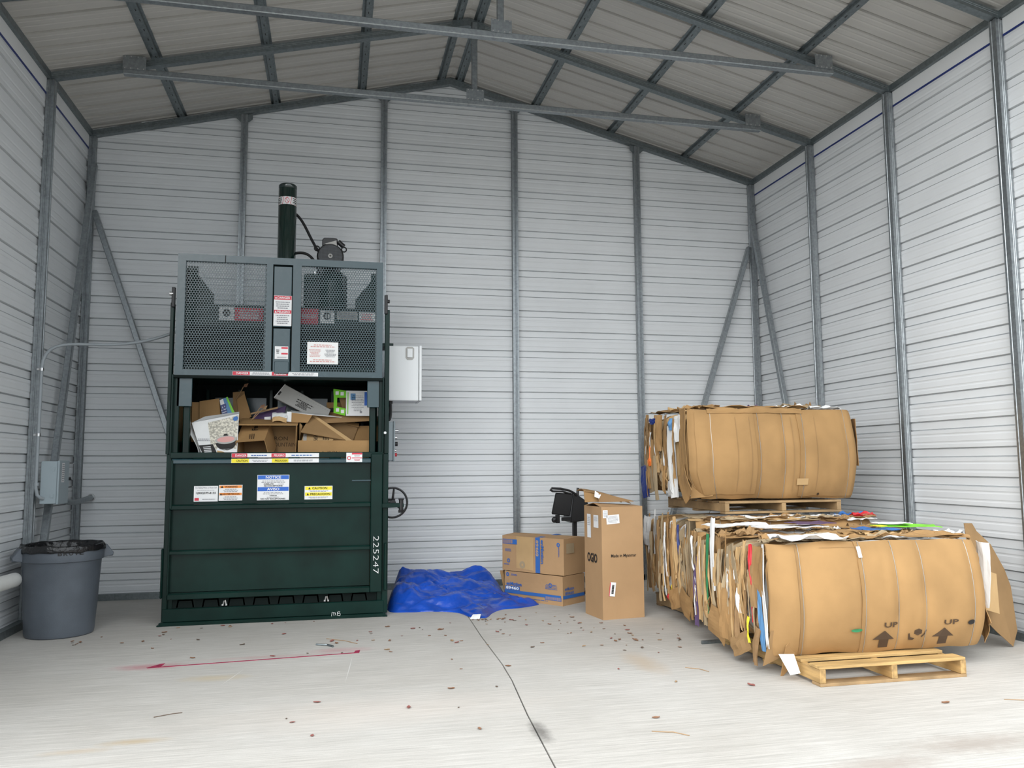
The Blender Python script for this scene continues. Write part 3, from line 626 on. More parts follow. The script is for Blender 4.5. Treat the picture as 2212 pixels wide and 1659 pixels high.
# hand wheel with its arm on the right
mb = MB(); mb.prism([(2.765, .925), (2.79, .955), (2.90, .960), (3.03, .958), (3.035, .925), (2.90, .918), (2.79, .92)], (0, FY-.045, 0), XD, ZD, -.03); part(mb, 'latch_arm', 'green', bevel=.003)
wc = Vector((2.945, FY+.12, .955)); wrad = .130
mb = MB(); mb.tube([wc+Vector((wrad*math.cos(a), 0, wrad*math.sin(a))) for a in [i*2*math.pi/36 for i in range(37)]], .0095, 8, cap=False); hw = part(mb, 'hand_wheel', 'black', smooth=True)
for a in (84, 204, 324):
    mb = MB(); mb.tube([wc, wc+Vector((wrad*math.cos(R(a)), 0, wrad*math.sin(R(a))))], [.012, .008], 8); mb.build('spoke', 'black', hw, smooth=True)
mb = MB(); mb.tube([wc+Vector((0, -.09, 0)), wc+Vector((0, .04, 0))], .026, 14); mb.tube([wc+Vector((-.07, -.03, .005)), wc+Vector((.02, -.03, .005))], .03, 12); mb.build('wheel_hub', 'black', hw, smooth=True)
mb = MB(); mb.tube([(3.01, FY-.03, .90), (3.01, FY-.03, .985)], .02, 10); mb.tube([(3.01, FY-.03, .985), (3.01, FY-.03, .995)], .027, 6); mb.tube([(3.01, FY-.03, .875), (3.01, FY-.03, .90)], .027, 6); part(mb, 'latch_bolt', 'black')
# control enclosure and button box on the right side
mb = MB(); mb.box((2.905, -1.05, 1.885), (3.205, -.70, 2.405)); en = part(mb, 'control_cabinet', 'paintwhite', bevel=.006)
mb = MB(); mb.box((3.207, -1.07, 1.885), (3.232, -.69, 2.408)); mb.build('cabinet_door', 'paintwhite', en, bevel=.004)
mb = MB(); mb.prism([(x*1.0, zz) for x, zz in ((-.04, -.045), (-.025, -.062), (.025, -.062), (.04, -.045), (.04, .045), (.025, .06), (-.025, .06), (-.04, .045))], (3.12, -1.05, 2.335), XD, ZD, .006); bp2 = mb.build('switch_plate', 'greycard', en)
mb = MB(); mb.box((3.094, -1.066, 2.292), (3.146, -1.056, 2.378)); mb.build('switch_cover', 'paintwhite', bp2, bevel=.008, seg=2)
mb = MB(); mb.box((2.86, -1.05, 2.40), (2.965, -.72, 2.425)); part(mb, 'cabinet_bracket', 'green')
mb = MB(); mb.tube(bez((2.945, -.98, 1.89), (2.96, -1.0, 1.68), (2.925, -1.0, 1.66), (2.90, -1.0, 1.78)), .014, 8); mb.tube([(2.945, -.98, 1.89), (2.945, -.98, 1.86)], .022, 10); mb.build('cable', 'rubber', en, smooth=True)
mb = MB(); mb.box((2.905, -1.08, 1.325), (2.968, -.86, 1.685)); bb = part(mb, 'button_box', 'boxgrey', bevel=.004)
mb = MB(); mb.box((2.969, -1.09, 1.32), (2.985, -.85, 1.69)); mb.build('box_cover', 'boxgrey', bb, bevel=.003)
for zz, mt, l, r in ((1.605, 'steel', .035, .013), (1.54, 'steel', .022, .016), (1.48, 'black', .028, .02), (1.42, 'steel', .015, .012), (1.38, 'redcard', .022, .016)):
    mb = MB(); mb.tube([(2.985, -1.03, zz), (2.985+l, -1.03, zz)], r, 12); mb.build('button', mt, bb, smooth=True)
mb = MB(); mb.prism([(2.86, 1.27), (2.95, 1.33), (2.86, 1.33)], (0, -1.0, 0), XD, ZD, -.02); part(mb, 'box_bracket', 'black')
mb = MB(); mb.lathe([(0, .0), (.012, .0), (.012, .012), (0, .016)], (2.868, FY-.0, 1.566), 10, 'Y'); part(mb, 'lamp_cap', 'paintwhite', smooth=True)

# conduit feeding the baler from the wall, its switch box, the stub to the back wall
cdt = thing('conduit', (.10, -1.35, 1.02), 'grey electrical conduit bending from the left wall across to the baler', 'conduit')
pts = [(.115, -1.304, 1.03), (.10, -1.325, 1.035), (.08, -1.34, 1.06), (.066, -1.34, 1.12), (.066, -1.34, 1.7), (.066, -1.34, 2.08)]+bez((.066, -1.34, 2.10), (.07, -1.33, 2.30), (.15, -1.22, 2.325), (.36, -1.14, 2.335), 8)+bez((.38, -1.14, 2.335), (.62, -1.1, 2.335), (.84, -1.08, 2.37), (1.085, -1.05, 2.50), 10)
mb = MB(); mb.tube(pts, .0135, 10); mb.build('pipe', 'conduit', cdt, smooth=True)
for zz in (2.09, 1.55): mb = MB(); mb.tube([(.066, -1.34, zz-.012), (.066, -1.34, zz+.012)], .018, 10); mb.box((.03, -1.345, zz-.008), (.06, -1.335, zz+.008)); mb.build('clamp', 'steel', cdt, smooth=True)
mb = MB(); mb.tube([(.066, -1.335, 1.135), (.066, -1.335, 1.16)], .021, 12); mb.build('coupling', 'conduit', cdt, smooth=True)
sw = thing('switch_box', (.12, -1.18, .98), 'grey electrical disconnect switch box mounted on the left wall', 'switch box')
mb = MB(); mb.box((.085, -1.30, .985), (.21, -1.06, 1.335)); sb_ = mb.build('body', 'boxgrey', sw, bevel=.004)
mb = MB(); mb.box((.211, -1.308, .98), (.226, -1.05, 1.34)); cv = mb.build('cover', 'boxgrey', sw, bevel=.004)
mb = MB(); put_rect(mb, (.226, -1.21, 1.24), YD, ZD, .07, .16); lb_ = mb.build('data_label', 'stickwhite', cv)
mb = MB(); put_lines(mb, (.227, -1.21, 1.24), YD, ZD, .06, .15, 9); mb.build('print', 'inkgrey', lb_, kind='stuff')
for zz in (1.05, 1.27): mb = MB(); mb.box((.165, -1.306, zz-.015), (.19, -1.3005, zz+.015)); mb.build('latch', 'boxgrey', sw)
mb = MB(); mb.prism([(-.03, 0), (.03, 0), (.05, .07), (.03, .11), (-.03, .09)], (.15, -1.045, 1.19), XD, ZD, -.03); mb.build('lever', 'paintwhite', sw, bevel=.01)
mb = MB(); mb.tube([(.17, -1.04, 1.195), (.235, -1.02, 1.19)], .012, 8); mb.build('lever_grip', 'black', sw)
fx = thing('conduit_stub', (.15, -1.05, 1.03), 'short dark flexible conduit from the switch box to the back wall', 'conduit')
mb = MB(); mb.tube(bez((.16, -1.048, 1.02), (.18, -.8, .95), (.16, -.5, .97), (.125, .02, .99)), .024, 12); mb.build('hose', 'galvdark', fx, smooth=True)
mb = MB(); mb.tube([(.124, -.0, .99), (.124, .03, .99)], .034, 14); mb.build('collar', 'steel', fx, smooth=True)
pv = thing('drain_pipe', (.15, -2.2, .45), 'white plastic pipe running along the foot of the left wall', 'pipe')
mb = MB(); mb.tube([(.09, YF+.3, .475), (.09, -3.4, .47), (.09, -2.0, .445), (.09, -1.765, .44)], .054, 18); mb.build('pipe', 'pvc', pv, smooth=True)
mb = MB(); mb.tube([(.09, -2.72, .458), (.09, -2.58, .456)], .062, 18); mb.build('socket', 'pvc', pv, smooth=True)
for yy in (-2.484, -3.726): mb = MB(); mb.box((.033, yy-.02, .37), (.10, yy+.02, .395)); mb.build('bracket', 'galv', pv)

# ------------------------------------------------------------------ trash can
tc = (.375, -1.62)
can = thing('trash_can', (*tc, 0), 'round grey plastic trash can lined with a black bag', 'trash can')
mb = MB(); mb.lathe([(0, .012), (.20, .012), (.228, .0), (.238, .008), (.243, .03), (.262, .35), (.274, .56), (.276, .565), (.290, .57), (.292, .58), (.293, .665), (.288, .672), (.280, .672), (.276, .66), (.255, .2), (.235, .03), (0, .03)], (*tc, 0), 56); body = mb.build('body', 'cangrey', can, smooth=True)
for a in (205, 25):
    Mh = frame((*tc, 0), R(a)); mb = MB()
    mb.prism([(.285, .555), (.352, .575), (.352, .60), (.30, .675), (.285, .675)][::-1], (0, -.07, 0), XD, ZD, .0001)
    mb = MB()
    for yy in (-.075, .067):
        mb.prism([(.27, .57), (.345, .585), (.350, .605), (.295, .675), (.27, .675)], (0, yy, 0), XD, ZD, -.008)
    mb.box((.30, -.067, .578), (.348, .067, .592)); mb.prism([(.342, .585), (.350, .605), (.30, .675), (.292, .672)], (0, -.067, 0), XD, ZD, -.134)
    mb.xf(Mh).build('handle', 'cangrey', can, bevel=.004)
rg = random.Random(3)
def bagP(u, v):
    a = u*2*math.pi; w1 = nz(math.cos(a)*7, math.sin(a)*7, v*4)
    prof_ = [(.300, .640), (.301, .668), (.292, .690), (.278, .686), (.262, .62), (.250, .52), (.235, .40)]
    k = v*(len(prof_)-1); i = min(int(k), len(prof_)-2); t = k-i
    r = prof_[i][0]*(1-t)+prof_[i+1][0]*t; z = prof_[i][1]*(1-t)+prof_[i+1][1]*t
    r += .012*w1*(1 if v > .3 else .25); z += .010*nz(a*4, v*3, 2)*(1-v)+(.012*nz(math.cos(a)*3, math.sin(a)*3, 5) if v < .4 else 0)
    return (tc[0]+r*math.cos(a), tc[1]+r*math.sin(a), z)
mb = MB(); mb.sheet(bagP, 96, 18, -.001); mb.build('bin_liner', 'blackbag', can, smooth='all')
mb = MB()
for k, ch_ in enumerate('BRUTE'):
    a = R(-90+27+(k-2)*7.2); nrm = Vector((math.cos(a), math.sin(a), 0)); tx = Vector((-math.sin(a), math.cos(a), 0))
    put_text(mb, ch_, Vector((*tc, .637))+nrm*.2935, tx, ZD, .030, .032, .04)
for zz in (.61, .60): pass
mb.build('embossed_name', 'black', body)

# ------------------------------------------------------------------ cardboard boxes and litter inside the baler
def carton(name, label, M, l, w, h, mt='kraft', mtin='kraftin', flaps=(), t=.005, group=None, cat='box', bottom=True):
    """open-topped carton, bottom centre at M; flaps: list of (side, angle, length) with side in 'xXyY', angle 0 = upright, 90 = folded out level"""
    o = thing(name, None, label, cat, group, M=M)
    mb = MB(); a, b = l/2, w/2
    mb.box((-a, -b, 0), (a, -b+t, h), M); mb.build('wall', mt, o)
    mb = MB(); mb.box((-a, b-t, 0), (a, b, h), M); mb.build('wall', mt, o)
    mb = MB(); mb.box((-a, -b+t, 0), (-a+t, b-t, h), M); mb.build('wall', mt, o)
    mb = MB(); mb.box((a-t, -b+t, 0), (a, b-t, h), M); mb.build('wall', mt, o)
    if bottom: mb = MB(); mb.box((-a+t, -b+t, 0), (a-t, b-t, t), M); mb.build('bottom', mtin, o)
    for s, ang, ln in flaps:
        g_ = R(ang); sg = 1 if s in 'XY' else -1
        c, q = math.cos(g_)*ln, math.sin(g_)*ln
        mb = MB()
        if s in 'xX': mb.sheet(lambda u, v: M @ Vector((sg*(a+q*v), (u-.5)*(w-.01), h+c*v+.004*nz(u*3, v*3, ln*9))), 4, 3, t*.8)
        else: mb.sheet(lambda u, v: M @ Vector(((u-.5)*(l-.01), sg*(b+q*v), h+c*v+.004*nz(u*3, v*3, ln*9))), 4, 3, t*.8)
        mb.build('flap', mt, o)
    return o
def F(x, y, z, rz=0, rx=0, ry=0): return frame((x, y, z), R(rz), R(rx), R(ry))
# compacted layer the loose boxes lie on
pile = thing('compacted_cardboard', (1.98, -1.0, .14), 'compacted brown cardboard filling the chamber behind the green door', 'cardboard')
rg = random.Random(8); zz = .14; k = 0
while zz < 1.30:
    h = rg.uniform(.06, .12)
    mb = MB(); mb.sheet(lambda u, v: (1.20+u*1.57, -1.44+v*.78, min(zz+h, 1.31)+.012*nz(u*5, v*4, zz*9)), 12, 8, min(h, 1.31-zz)); mb.build('layer', ('kraft3', 'kraft5', 'kraft2')[k % 3], pile); zz += h; k += 1
# wide carton at the right with IRON on its front
M1 = F(2.45, -1.19, 1.325, 0)
o = carton('open_box', 'long open brown box lettered IRON at the right of the baler', M1, .645, .38, .178, 'kraft', 'kraftin')
mb = MB(); mb.box((-.32, .186, .178), (.32, .19, .325), M1); mb.build('back_flap', 'kraft', o)
mb = MB(); mb.prism([(-.32, 0), (-.295, .14), (-.31, .16), (-.32, .16)], (2.45, -1.19, 1.50), XD, ZD, .004); mb.build('side_flap', 'kraftin', o)
mb = MB(); mb.prism([(.3195, 0), (.3195, .15), (.305, .14), (.31, 0)], (2.45, -1.19, 1.50), XD, ZD, .2); mb.build('side_flap', 'kraftin', o)
mb = MB(); put_text(mb, 'IRON', (2.43, -1.3805, 1.398), XD, ZD, .10, .024, .0); mb.build('lettering', 'inkbrown', o)
mb = MB(); mb.add([Vector((2.33, -1.382, 1.39)), Vector((2.35, -1.382, 1.39)), Vector((2.34, -1.382, 1.412))], [(0, 1, 2)]); mb.build('logo_mark', 'inkblack', o)
# middle carton lying open towards the room
M2 = F(2.0, -1.10, 1.32, 0)
o = thing('mountain_box', None, 'open brown box lettered IRON MOUNTAIN in the middle of the baler', 'box', M=M2)
mb = MB(); mb.box((1.86, -1.06, 1.32), (2.115, -1.05, 1.64)); bk = mb.build('inner_panel', 'kraft3', o)
mb = MB(); mb.prism([(0, 1.635), (.0, 1.645), (.32, 1.715), (.32, 1.705)], (1.62, -1.32, 0), YD, ZD, .5); mb.build('top_panel', 'kraft', o)
mb = MB(); mb.box((2.106, -1.34, 1.32), (2.112, -1.06, 1.64)); mb.build('side_panel', 'kraft2', o)
mb = MB(); mb.box((1.88, -1.34, 1.32), (2.106, -1.06, 1.33)); mb.build('bottom_panel', 'kraft3', o)
mb = MB(); put_text(mb, 'IRON', (1.96, -1.061, 1.53), XD, ZD, .13, .035, .0); mb.build('lettering', 'inkbrown', bk)
mb = MB(); put_text(mb, 'MOUNTAIN', (1.985, -1.061, 1.475), XD, ZD, .22, .035, .0); mb.build('lettering', 'inkbrown', bk)
# small carton with its open side to the front
o = thing('tilted_box', (1.74, -1.3, 1.32), 'small tilted brown carton with its open side towards the room', 'box')
A = [Vector(p) for p in ((1.613, -1.40, 1.488), (1.852, -1.40, 1.507), (1.877, -1.15, 1.664), (1.641, -1.15, 1.655))]
def slab(mb, q, t):
    q = [Vector(p) for p in q]; n = (q[1]-q[0]).cross(q[3]-q[0]).normalized()
    return mb.add(q+[p-n*t for p in q], [(0, 1, 2, 3), (7, 6, 5, 4), (0, 4, 5, 1), (1, 5, 6, 2), (2, 6, 7, 3), (3, 7, 4, 0)])
tp = slab(MB(), A, .005).build('top_panel', 'kraft', o)
mb = slab(MB(), [(1.613, -1.40, 1.488), (1.641, -1.15, 1.655), (1.66, -1.10, 1.40), (1.63, -1.36, 1.33)], .005); mb.build('side_panel', 'kraft2', o)
mb = slab(MB(), [(1.852, -1.40, 1.507), (1.90, -1.37, 1.33), (1.93, -1.12, 1.46), (1.877, -1.15, 1.664)], .005); mb.build('side_panel', 'kraft2', o)
mb = slab(MB(), [(1.641, -1.16, 1.65), (1.877, -1.16, 1.66), (1.92, -1.13, 1.42), (1.66, -1.11, 1.36)], .005); mb.build('inner_panel', 'kraft5', o)
xd = (A[1]-A[0]).normalized(); yd_ = (A[3]-A[0]).normalized(); n_ = xd.cross(yd_).normalized(); yd_ = n_.cross(xd)
put_text(MB(), 'Fed', A[0]+(A[1]-A[0])*.50+(A[3]-A[0])*.75+n_*.0, yd_, -xd, .10, .05, .02).build('lettering', 'inkblack', tp)
put_lines(MB(), A[0]+(A[1]-A[0])*.5+(A[3]-A[0])*.25, yd_, -xd, .09, .05, 3).build('small_print', 'inkbrown', tp, kind='stuff')
# flap and mailer inside the right carton
o = thing('folded_sheet', (2.35, -1.2, 1.5), 'triangular brown cardboard sheet leaning inside the long open box', 'cardboard')
mb = slab(MB(), [(2.145, -1.30, 1.58), (2.56, -1.30, 1.505), (2.245, -1.10, 1.742), (2.228, -1.10, 1.742)], .006); mb.build('panel', 'kraft3', o)
mb = slab(MB(), [(2.54, -1.31, 1.505), (2.60, -1.31, 1.50), (2.25, -1.11, 1.748), (2.225, -1.11, 1.742)], .008); mb.build('edge_strip', 'kraft4', o)
o = thing('brown_board', (2.45, -1.05, 1.6), 'stiff brown board sloping down to the right above the long open box', 'cardboard')
mb = slab(MB(), [(2.25, -1.02, 1.60), (2.60, -1.02, 1.50), (2.655, -1.02, 1.655), (2.245, -1.02, 1.745)], .02); mb.build('panel', 'kraft3', o)
mb = slab(MB(), [(2.245, -1.04, 1.738), (2.655, -1.04, 1.64), (2.66, -1.0, 1.672), (2.25, -.98, 1.755)], .006); mb.build('fold', 'kraft2', o)
o = thing('mailer_envelope', (2.28, -1.3, 1.45), 'flat brown mailer with black print lying in the long open box', 'envelope')
q = [Vector(p) for p in ((2.15, -1.33, 1.485), (2.42, -1.33, 1.49), (2.44, -1.20, 1.575), (2.17, -1.20, 1.57))]
bd = slab(MB(), q, .006).build('body', 'kraft4', o)
xd = (q[1]-q[0]).normalized(); n_ = xd.cross((q[3]-q[0])).normalized(); yd_ = n_.cross(xd)
put_text(MB(), '5656', q[0]+(q[1]-q[0])*.42+(q[3]-q[0])*.5, yd_, -xd, .10, .035, .02).build('lettering', 'inkblack', bd)
put_lines(MB(), q[0]+(q[1]-q[0])*.75+(q[3]-q[0])*.55, yd_, -xd, .10, .06, 4).build('small_print', 'inkblack', bd, kind='stuff')
put_rect(MB(), q[0]+(q[1]-q[0])*.08+(q[3]-q[0])*.5, xd, yd_, .03, .14).build('seal_strip', 'greycard', bd)
# white box with a printed photograph of a covered pan
o = thing('cookware_box', (1.42, -1.35, 1.35), 'crushed white box printed with a covered pan photo, left in the baler', 'box')
P0, P1, P2, P3 = [Vector(p) for p in ((1.355, -1.42, 1.36), (1.63, -1.42, 1.36), (1.625, -1.3056, 1.735), (1.245, -1.33, 1.655))]
def pq(u, v): return (P0*(1-u)+P1*u)*(1-v)+(P3*(1-u)+P2*u)*v
fp = slab(MB(), [P0, P1, P2, P3], .006).build('front_panel', 'whitecard', o)
nn = (P1-P0).cross(P3-P0).normalized()
def uvp(mb, pts, off=.0015): return mb.add([pq(u, v)+nn*off for u, v in pts], [tuple(range(len(pts)))])
uvp(MB(), [(.30, .22), (.98, .12), (.99, .97), (.33, .92)]).build('photo_print', 'stone', fp)
uvp(MB(), [(.04, .05), (.46, .05), (.36, .34), (.0, .34)], .0025).build('caption_block', 'inkblack', fp)
mb = MB()
for k in range(5): uvp(mb, [(.10, .09+k*.045), (.30, .09+k*.045), (.29, .11+k*.045), (.09, .11+k*.045)], .0035)
mb.build('caption_print', 'stickwhite', fp, kind='stuff')
el = lambda cx, cy, rx, ry, n=22, a0=0, a1=2*math.pi: [(cx+rx*math.cos(a0+(a1-a0)*i/n), cy+ry*math.sin(a0+(a1-a0)*i/n)) for i in range(n)]
uvp(MB(), el(.70, .36, .27, .20, 22, math.pi, 2*math.pi)+[(.97, .40), (.43, .40)][:1], .003).build('pan_print', 'inkblack', fp)
uvp(MB(), el(.70, .42, .27, .10), .0035).build('pan_rim_print', 'greycard', fp)
uvp(MB(), el(.70, .43, .22, .07), .004).build('food_print', 'pink', fp)
uvp(MB(), [(.64, .52), (.76, .52), (.73, .57), (.67, .57)], .004).build('knob_print', 'inkblack', fp)
uvp(MB(), [(.42, .13), (.98, .10), (.98, .19), (.47, .24)], .003).build('cloth_print', 'paper', fp)
uvp(MB(), [(.55, .0), (.99, .0), (.99, .10), (.57, .07)], .003).build('caption_block', 'inkblack', fp)
uvp(MB(), el(.93, .90, .055, .055), .004).build('badge_print', 'bluecard', fp)
uvp(MB(), [(.48, .0), (.58, .0), (.66, .11), (.62, .13), (.45, .17), (.44, .1)], .006).build('torn_flap', 'kraft4', fp)
put_lines(MB(), pq(.16, .48)+nn*.001, P1-P0, P3-P0, .11, .03, 2).build('small_print', 'inkgrey', fp, kind='stuff')
mb = slab(MB(), [P3, P2, P2+Vector((-.01, .10, .025)), P3+Vector((.09, .10, .06))], .006); mb.build('top_panel', 'whitecard', o)
mb = slab(MB(), [P3+Vector((0, .03, 0)), P3, P0, P0+Vector((-.0, .12, -.0))][::-1], .006); mb.build('side_panel', 'whitecard', o)
o = thing('white_sheet', (1.28, -1.3, 1.35), 'bent white cardboard edge sticking up left of the cookware box', 'cardboard')
mb = MB(); mb.sheet(lambda u, v: (1.225+.10*(1-v)+.015*math.sin(v*5)+u*.03, -1.36+.1*u, 1.34+.30*v), 2, 6, .005); mb.build('sheet', 'whitecard', o)
# boxes at the back left
M3 = F(1.34, -.95, 1.50, 6)
o = carton('brown_carton', 'plain brown carton at the back left of the feed opening', M3, .30, .22, .35, 'kraft2', 'kraft5')
slab(MB(), [(1.27, -1.085, 1.66), (1.45, -1.085, 1.66), (1.43, -1.085, 1.885), (1.265, -1.085, 1.858)], .005).build('front_flap', 'kraft', o)
o = thing('detergent_carton', (1.5, -1.12, 1.7), 'white and blue carton piece with a lime green edge stripe', 'carton')
q = [Vector(p) for p in ((1.468, -1.11, 1.70), (1.575, -1.11, 1.74), (1.50, -1.09, 1.90), (1.435, -1.09, 1.868))]
bd = slab(MB(), q, .005).build('panel', 'bluepale', o); n_ = (q[1]-q[0]).cross(q[3]-q[0]).normalized(); pp_ = lambda u, v: (q[0]*(1-u)+q[1]*u)*(1-v)+(q[3]*(1-u)+q[2]*u)*v
MB().add([pp_(u, v)+n_*.0015 for u, v in ((.80, 0), (1, 0), (1, 1), (.80, 1))], [(0, 1, 2, 3)]).build('stripe', 'lime', bd)
MB().add([pp_(u, v)+n_*.0015 for u, v in ((0, 0), (.42, 0), (.42, 1), (0, 1))], [(0, 1, 2, 3)]).build('white_field', 'stickwhite', bd)
put_text(MB(), 'BIL', pp_(.24, .38)+n_*.002, (q[0]-q[3]), (q[1]-q[0]), .12, .05, .05).build('lettering', 'navy', bd)
o = thing('bent_carton', (1.6, -.98, 1.6), 'brown carton with a bent side panel behind the blue and white carton', 'carton')
slab(MB(), [(1.54, -.98, 1.72), (1.68, -.98, 1.66), (1.625, -.93, 1.965), (1.525, -.93, 1.955)], .006).build('side_panel', 'kraft3', o)
slab(MB(), [(1.60, -1.0, 1.66), (1.70, -1.0, 1.73), (1.63, -.96, 1.94), (1.565, -.96, 1.89)], .006).build('inner_panel', 'kraft2', o)
# long grey packet
o = thing('grey_carton', (2.1, -1.0, 1.85), 'long pale grey carton slanting down across the feed opening', 'carton')
q = [Vector(p) for p in ((1.892, -1.02, 1.905), (2.35, -1.02, 1.665), (2.40, -1.0, 1.80), (1.985, -1.0, 2.03))]
bd = slab(MB(), q, .05).build('body', 'greycard', o, bevel=.004)
n_ = (q[1]-q[0]).cross(q[3]-q[0]).normalized(); xd = (q[1]-q[0]).normalized(); yd_ = n_.cross(xd); pp_ = lambda u, v: (q[0]*(1-u)+q[1]*u)*(1-v)+(q[3]*(1-u)+q[2]*u)*v
for k in range(6):
    put_lines(MB(), pp_(.52-.006*k, .58-k*.075), xd, yd_, (.17, .10, .15, .12, .14, .13)[k], .011, 1, .75, random.Random(k)).build('print_line', 'inkblack', bd, kind='stuff')
slab(MB(), [q[0]+n_*.001, q[0]+xd*.006+n_*.001, q[3]+xd*.006+n_*.001, q[3]+n_*.001], .001).build('end_fold', 'whitecard', bd)
slab(MB(), [pp_(.015, .25)+n_*.002, pp_(.05, .25)+n_*.002, pp_(.05, .5)+n_*.002, pp_(.015, .5)+n_*.002], .001).build('end_slot', 'inkblack', bd)
mb = MB()
for k in range(14): put_rect(mb, pp_(.30+k*.05, .83), xd, yd_, .012, .004)
mb.build('perforation', 'inkgrey', bd, kind='stuff')
# green and white window carton
o = thing('window_carton', (2.6, -1.15, 1.75), 'lime green and white carton with a cut-out window at the right', 'carton')
y1 = -1.13
mb = MB(); mb.box((2.535, y1, 1.735), (2.79, y1+.004, 1.965)); wp = mb.build('white_panel', 'stickwhite', o)
def gz(x, zt): return zt
mb = slab(MB(), [(2.425, y1+.06, 1.905), (2.535, y1, 1.900), (2.535, y1, 1.965), (2.42, y1+.06, 1.985)], .004); ga = mb.build('green_panel', 'lime', o)
mb = slab(MB(), [(2.425, y1+.06, 1.765), (2.525, y1, 1.735), (2.535, y1, 1.80), (2.425, y1+.06, 1.83)], .004); gb = mb.build('green_panel', 'lime', o)
slab(MB(), [(2.425, y1+.06, 1.83), (2.455, y1+.045, 1.825), (2.455, y1+.045, 1.905), (2.425, y1+.06, 1.905)], .004).build('green_panel', 'lime', o)
slab(MB(), [(2.525, y1+.1, 1.74), (2.535, y1+.1, 1.74), (2.535, y1+.1, 1.96), (2.46, y1+.11, 1.95)], .004).build('back_panel', 'kraft3', o)
for c, par in (((2.455, 1.945), ga), ((2.50, 1.938), ga), ((2.46, 1.79), gb), ((2.505, 1.775), gb)):
    put_rect(MB(), (c[0], y1+.06-(c[0]-2.425)*.545-.004, c[1]), (1, -.5, 0), ZD, .032, .032).build('pictogram', 'paper', par)
for a, b, c, d, mt in ((2.548, 2.556, 1.75, 1.95, 'lime'), (2.70, 2.735, 1.83, 1.955, 'stickblue'), (2.575, 2.62, 1.88, 1.94, 'bluepale'), (2.66, 2.68, 1.76, 1.78, 'inkgrey'), (2.75, 2.77, 1.75, 1.77, 'inkgrey')):
    put_rect(MB(), ((a+b)/2, y1, (c+d)/2), XD, ZD, b-a, d-c, .0012).build('print_field', mt, wp)
put_lines(MB(), (2.64, y1, 1.85), XD, ZD, .11, .15, 10, .4).build('small_print', 'inkgrey', wp, kind='stuff')
o = thing('handled_carton', (2.45, -.85, 1.7), 'brown carton with a hand hole behind the green window carton', 'carton')
mb = MB(); mb.box((2.36, -.93, 1.55), (2.62, -.92, 1.87)); bd = mb.build('panel', 'kraft2', o)
mb = MB(); mb.prism(el(2.41, 1.80, .035, .02, 16), (0, -.931, 0), XD, ZD, .0005); mb.build('hand_hole', 'inkblack', bd)
# white torn carton lying across
o = thing('torn_carton', (2.2, -1.2, 1.7), 'long torn white carton lying across above the middle boxes', 'carton')
mb = slab(MB(), [(2.03, -1.22, 1.672), (2.20, -1.22, 1.665), (2.24, -1.20, 1.735), (2.03, -1.20, 1.76)], .008); mb.build('front_panel', 'kraft2', o)
slab(MB(), [(2.03, -1.20, 1.76), (2.25, -1.20, 1.74), (2.60, -1.05, 1.72), (2.05, -1.05, 1.785)], .006).build('top_panel', 'whitecard', o)
slab(MB(), [(2.02, -1.225, 1.675), (2.06, -1.228, 1.672), (2.06, -1.205, 1.76), (2.02, -1.205, 1.765)], .006).build('tape_end', 'whitecard', o)
slab(MB(), [(2.24, -1.12, 1.66), (2.75, -1.10, 1.69), (2.75, -1.08, 1.735), (2.24, -1.10, 1.735)], .006).build('long_side', 'kraft3', o)
o = thing('crumpled_carton', (1.95, -1.2, 1.7), 'small crumpled white carton beside the torn white carton', 'carton')
mb = MB(); mb.sheet(lambda u, v: (1.895+u*.13, -1.24+.12*v, 1.735+.035*math.sin(v*3)+.012*nz(u*6, v*6, 3)-.03*(1-v)), 6, 6, .006); mb.build('top_panel', 'whitecard', o)
mb = MB(); mb.sheet(lambda u, v: (1.90+u*.12, -1.245+.01*nz(u*7, v*5), 1.67+v*.04+.01*math.sin(u*4)), 6, 3, .005); mb.build('side_panel', 'kraft4', o)
# dark printed box with a barcode label, and a twig
o = thing('black_carton', (1.8, -1.05, 1.7), 'black printed carton with a white barcode label at the back', 'carton')
bd = slab(MB(), [(1.70, -1.06, 1.66), (1.98, -1.06, 1.70), (2.0, -1.0, 1.83), (1.72, -1.0, 1.745)], .02).build('body', 'purple', o)
slab(MB(), [(1.70, -1.065, 1.745), (1.93, -1.065, 1.80), (1.935, -1.06, 1.818), (1.70, -1.06, 1.76)], .004).build('edge_strip', 'leaftan', o)
put_rect(MB(), (1.845, -1.062, 1.705), (1, 0, .1), (0, .15, 1), .055, .04, .006).build('barcode_label', 'stickwhite', bd)
for k, (a, b) in enumerate((((1.70, -1.1, 1.68), (1.78, -1.12, 1.80)), ((1.72, -1.1, 1.70), (1.80, -1.1, 1.79)), ((1.55, -.95, 1.88), (1.62, -.98, 2.0)))):
    tw = thing('twig', a, ('thin leafy twig lying left of the black carton', 'pale thin twig crossing in front of the black carton', 'dry twig standing up behind the bent brown carton')[k], 'twig', 'twigs in the baler')
    MB().tube([a, tuple((p+q_)/2+.006 for p, q_ in zip(a, b)), b], .0035, 6).build('stem', 'leaftan', tw)
    bb_ = Vector(b); slab(MB(), [bb_, bb_+Vector((.03, 0, .0)), bb_+Vector((.045, .0, .035)), bb_+Vector((.01, 0, .025))], .001).build('leaf', ('leafbrown', 'leaftan', 'leafbrown')[k], tw)

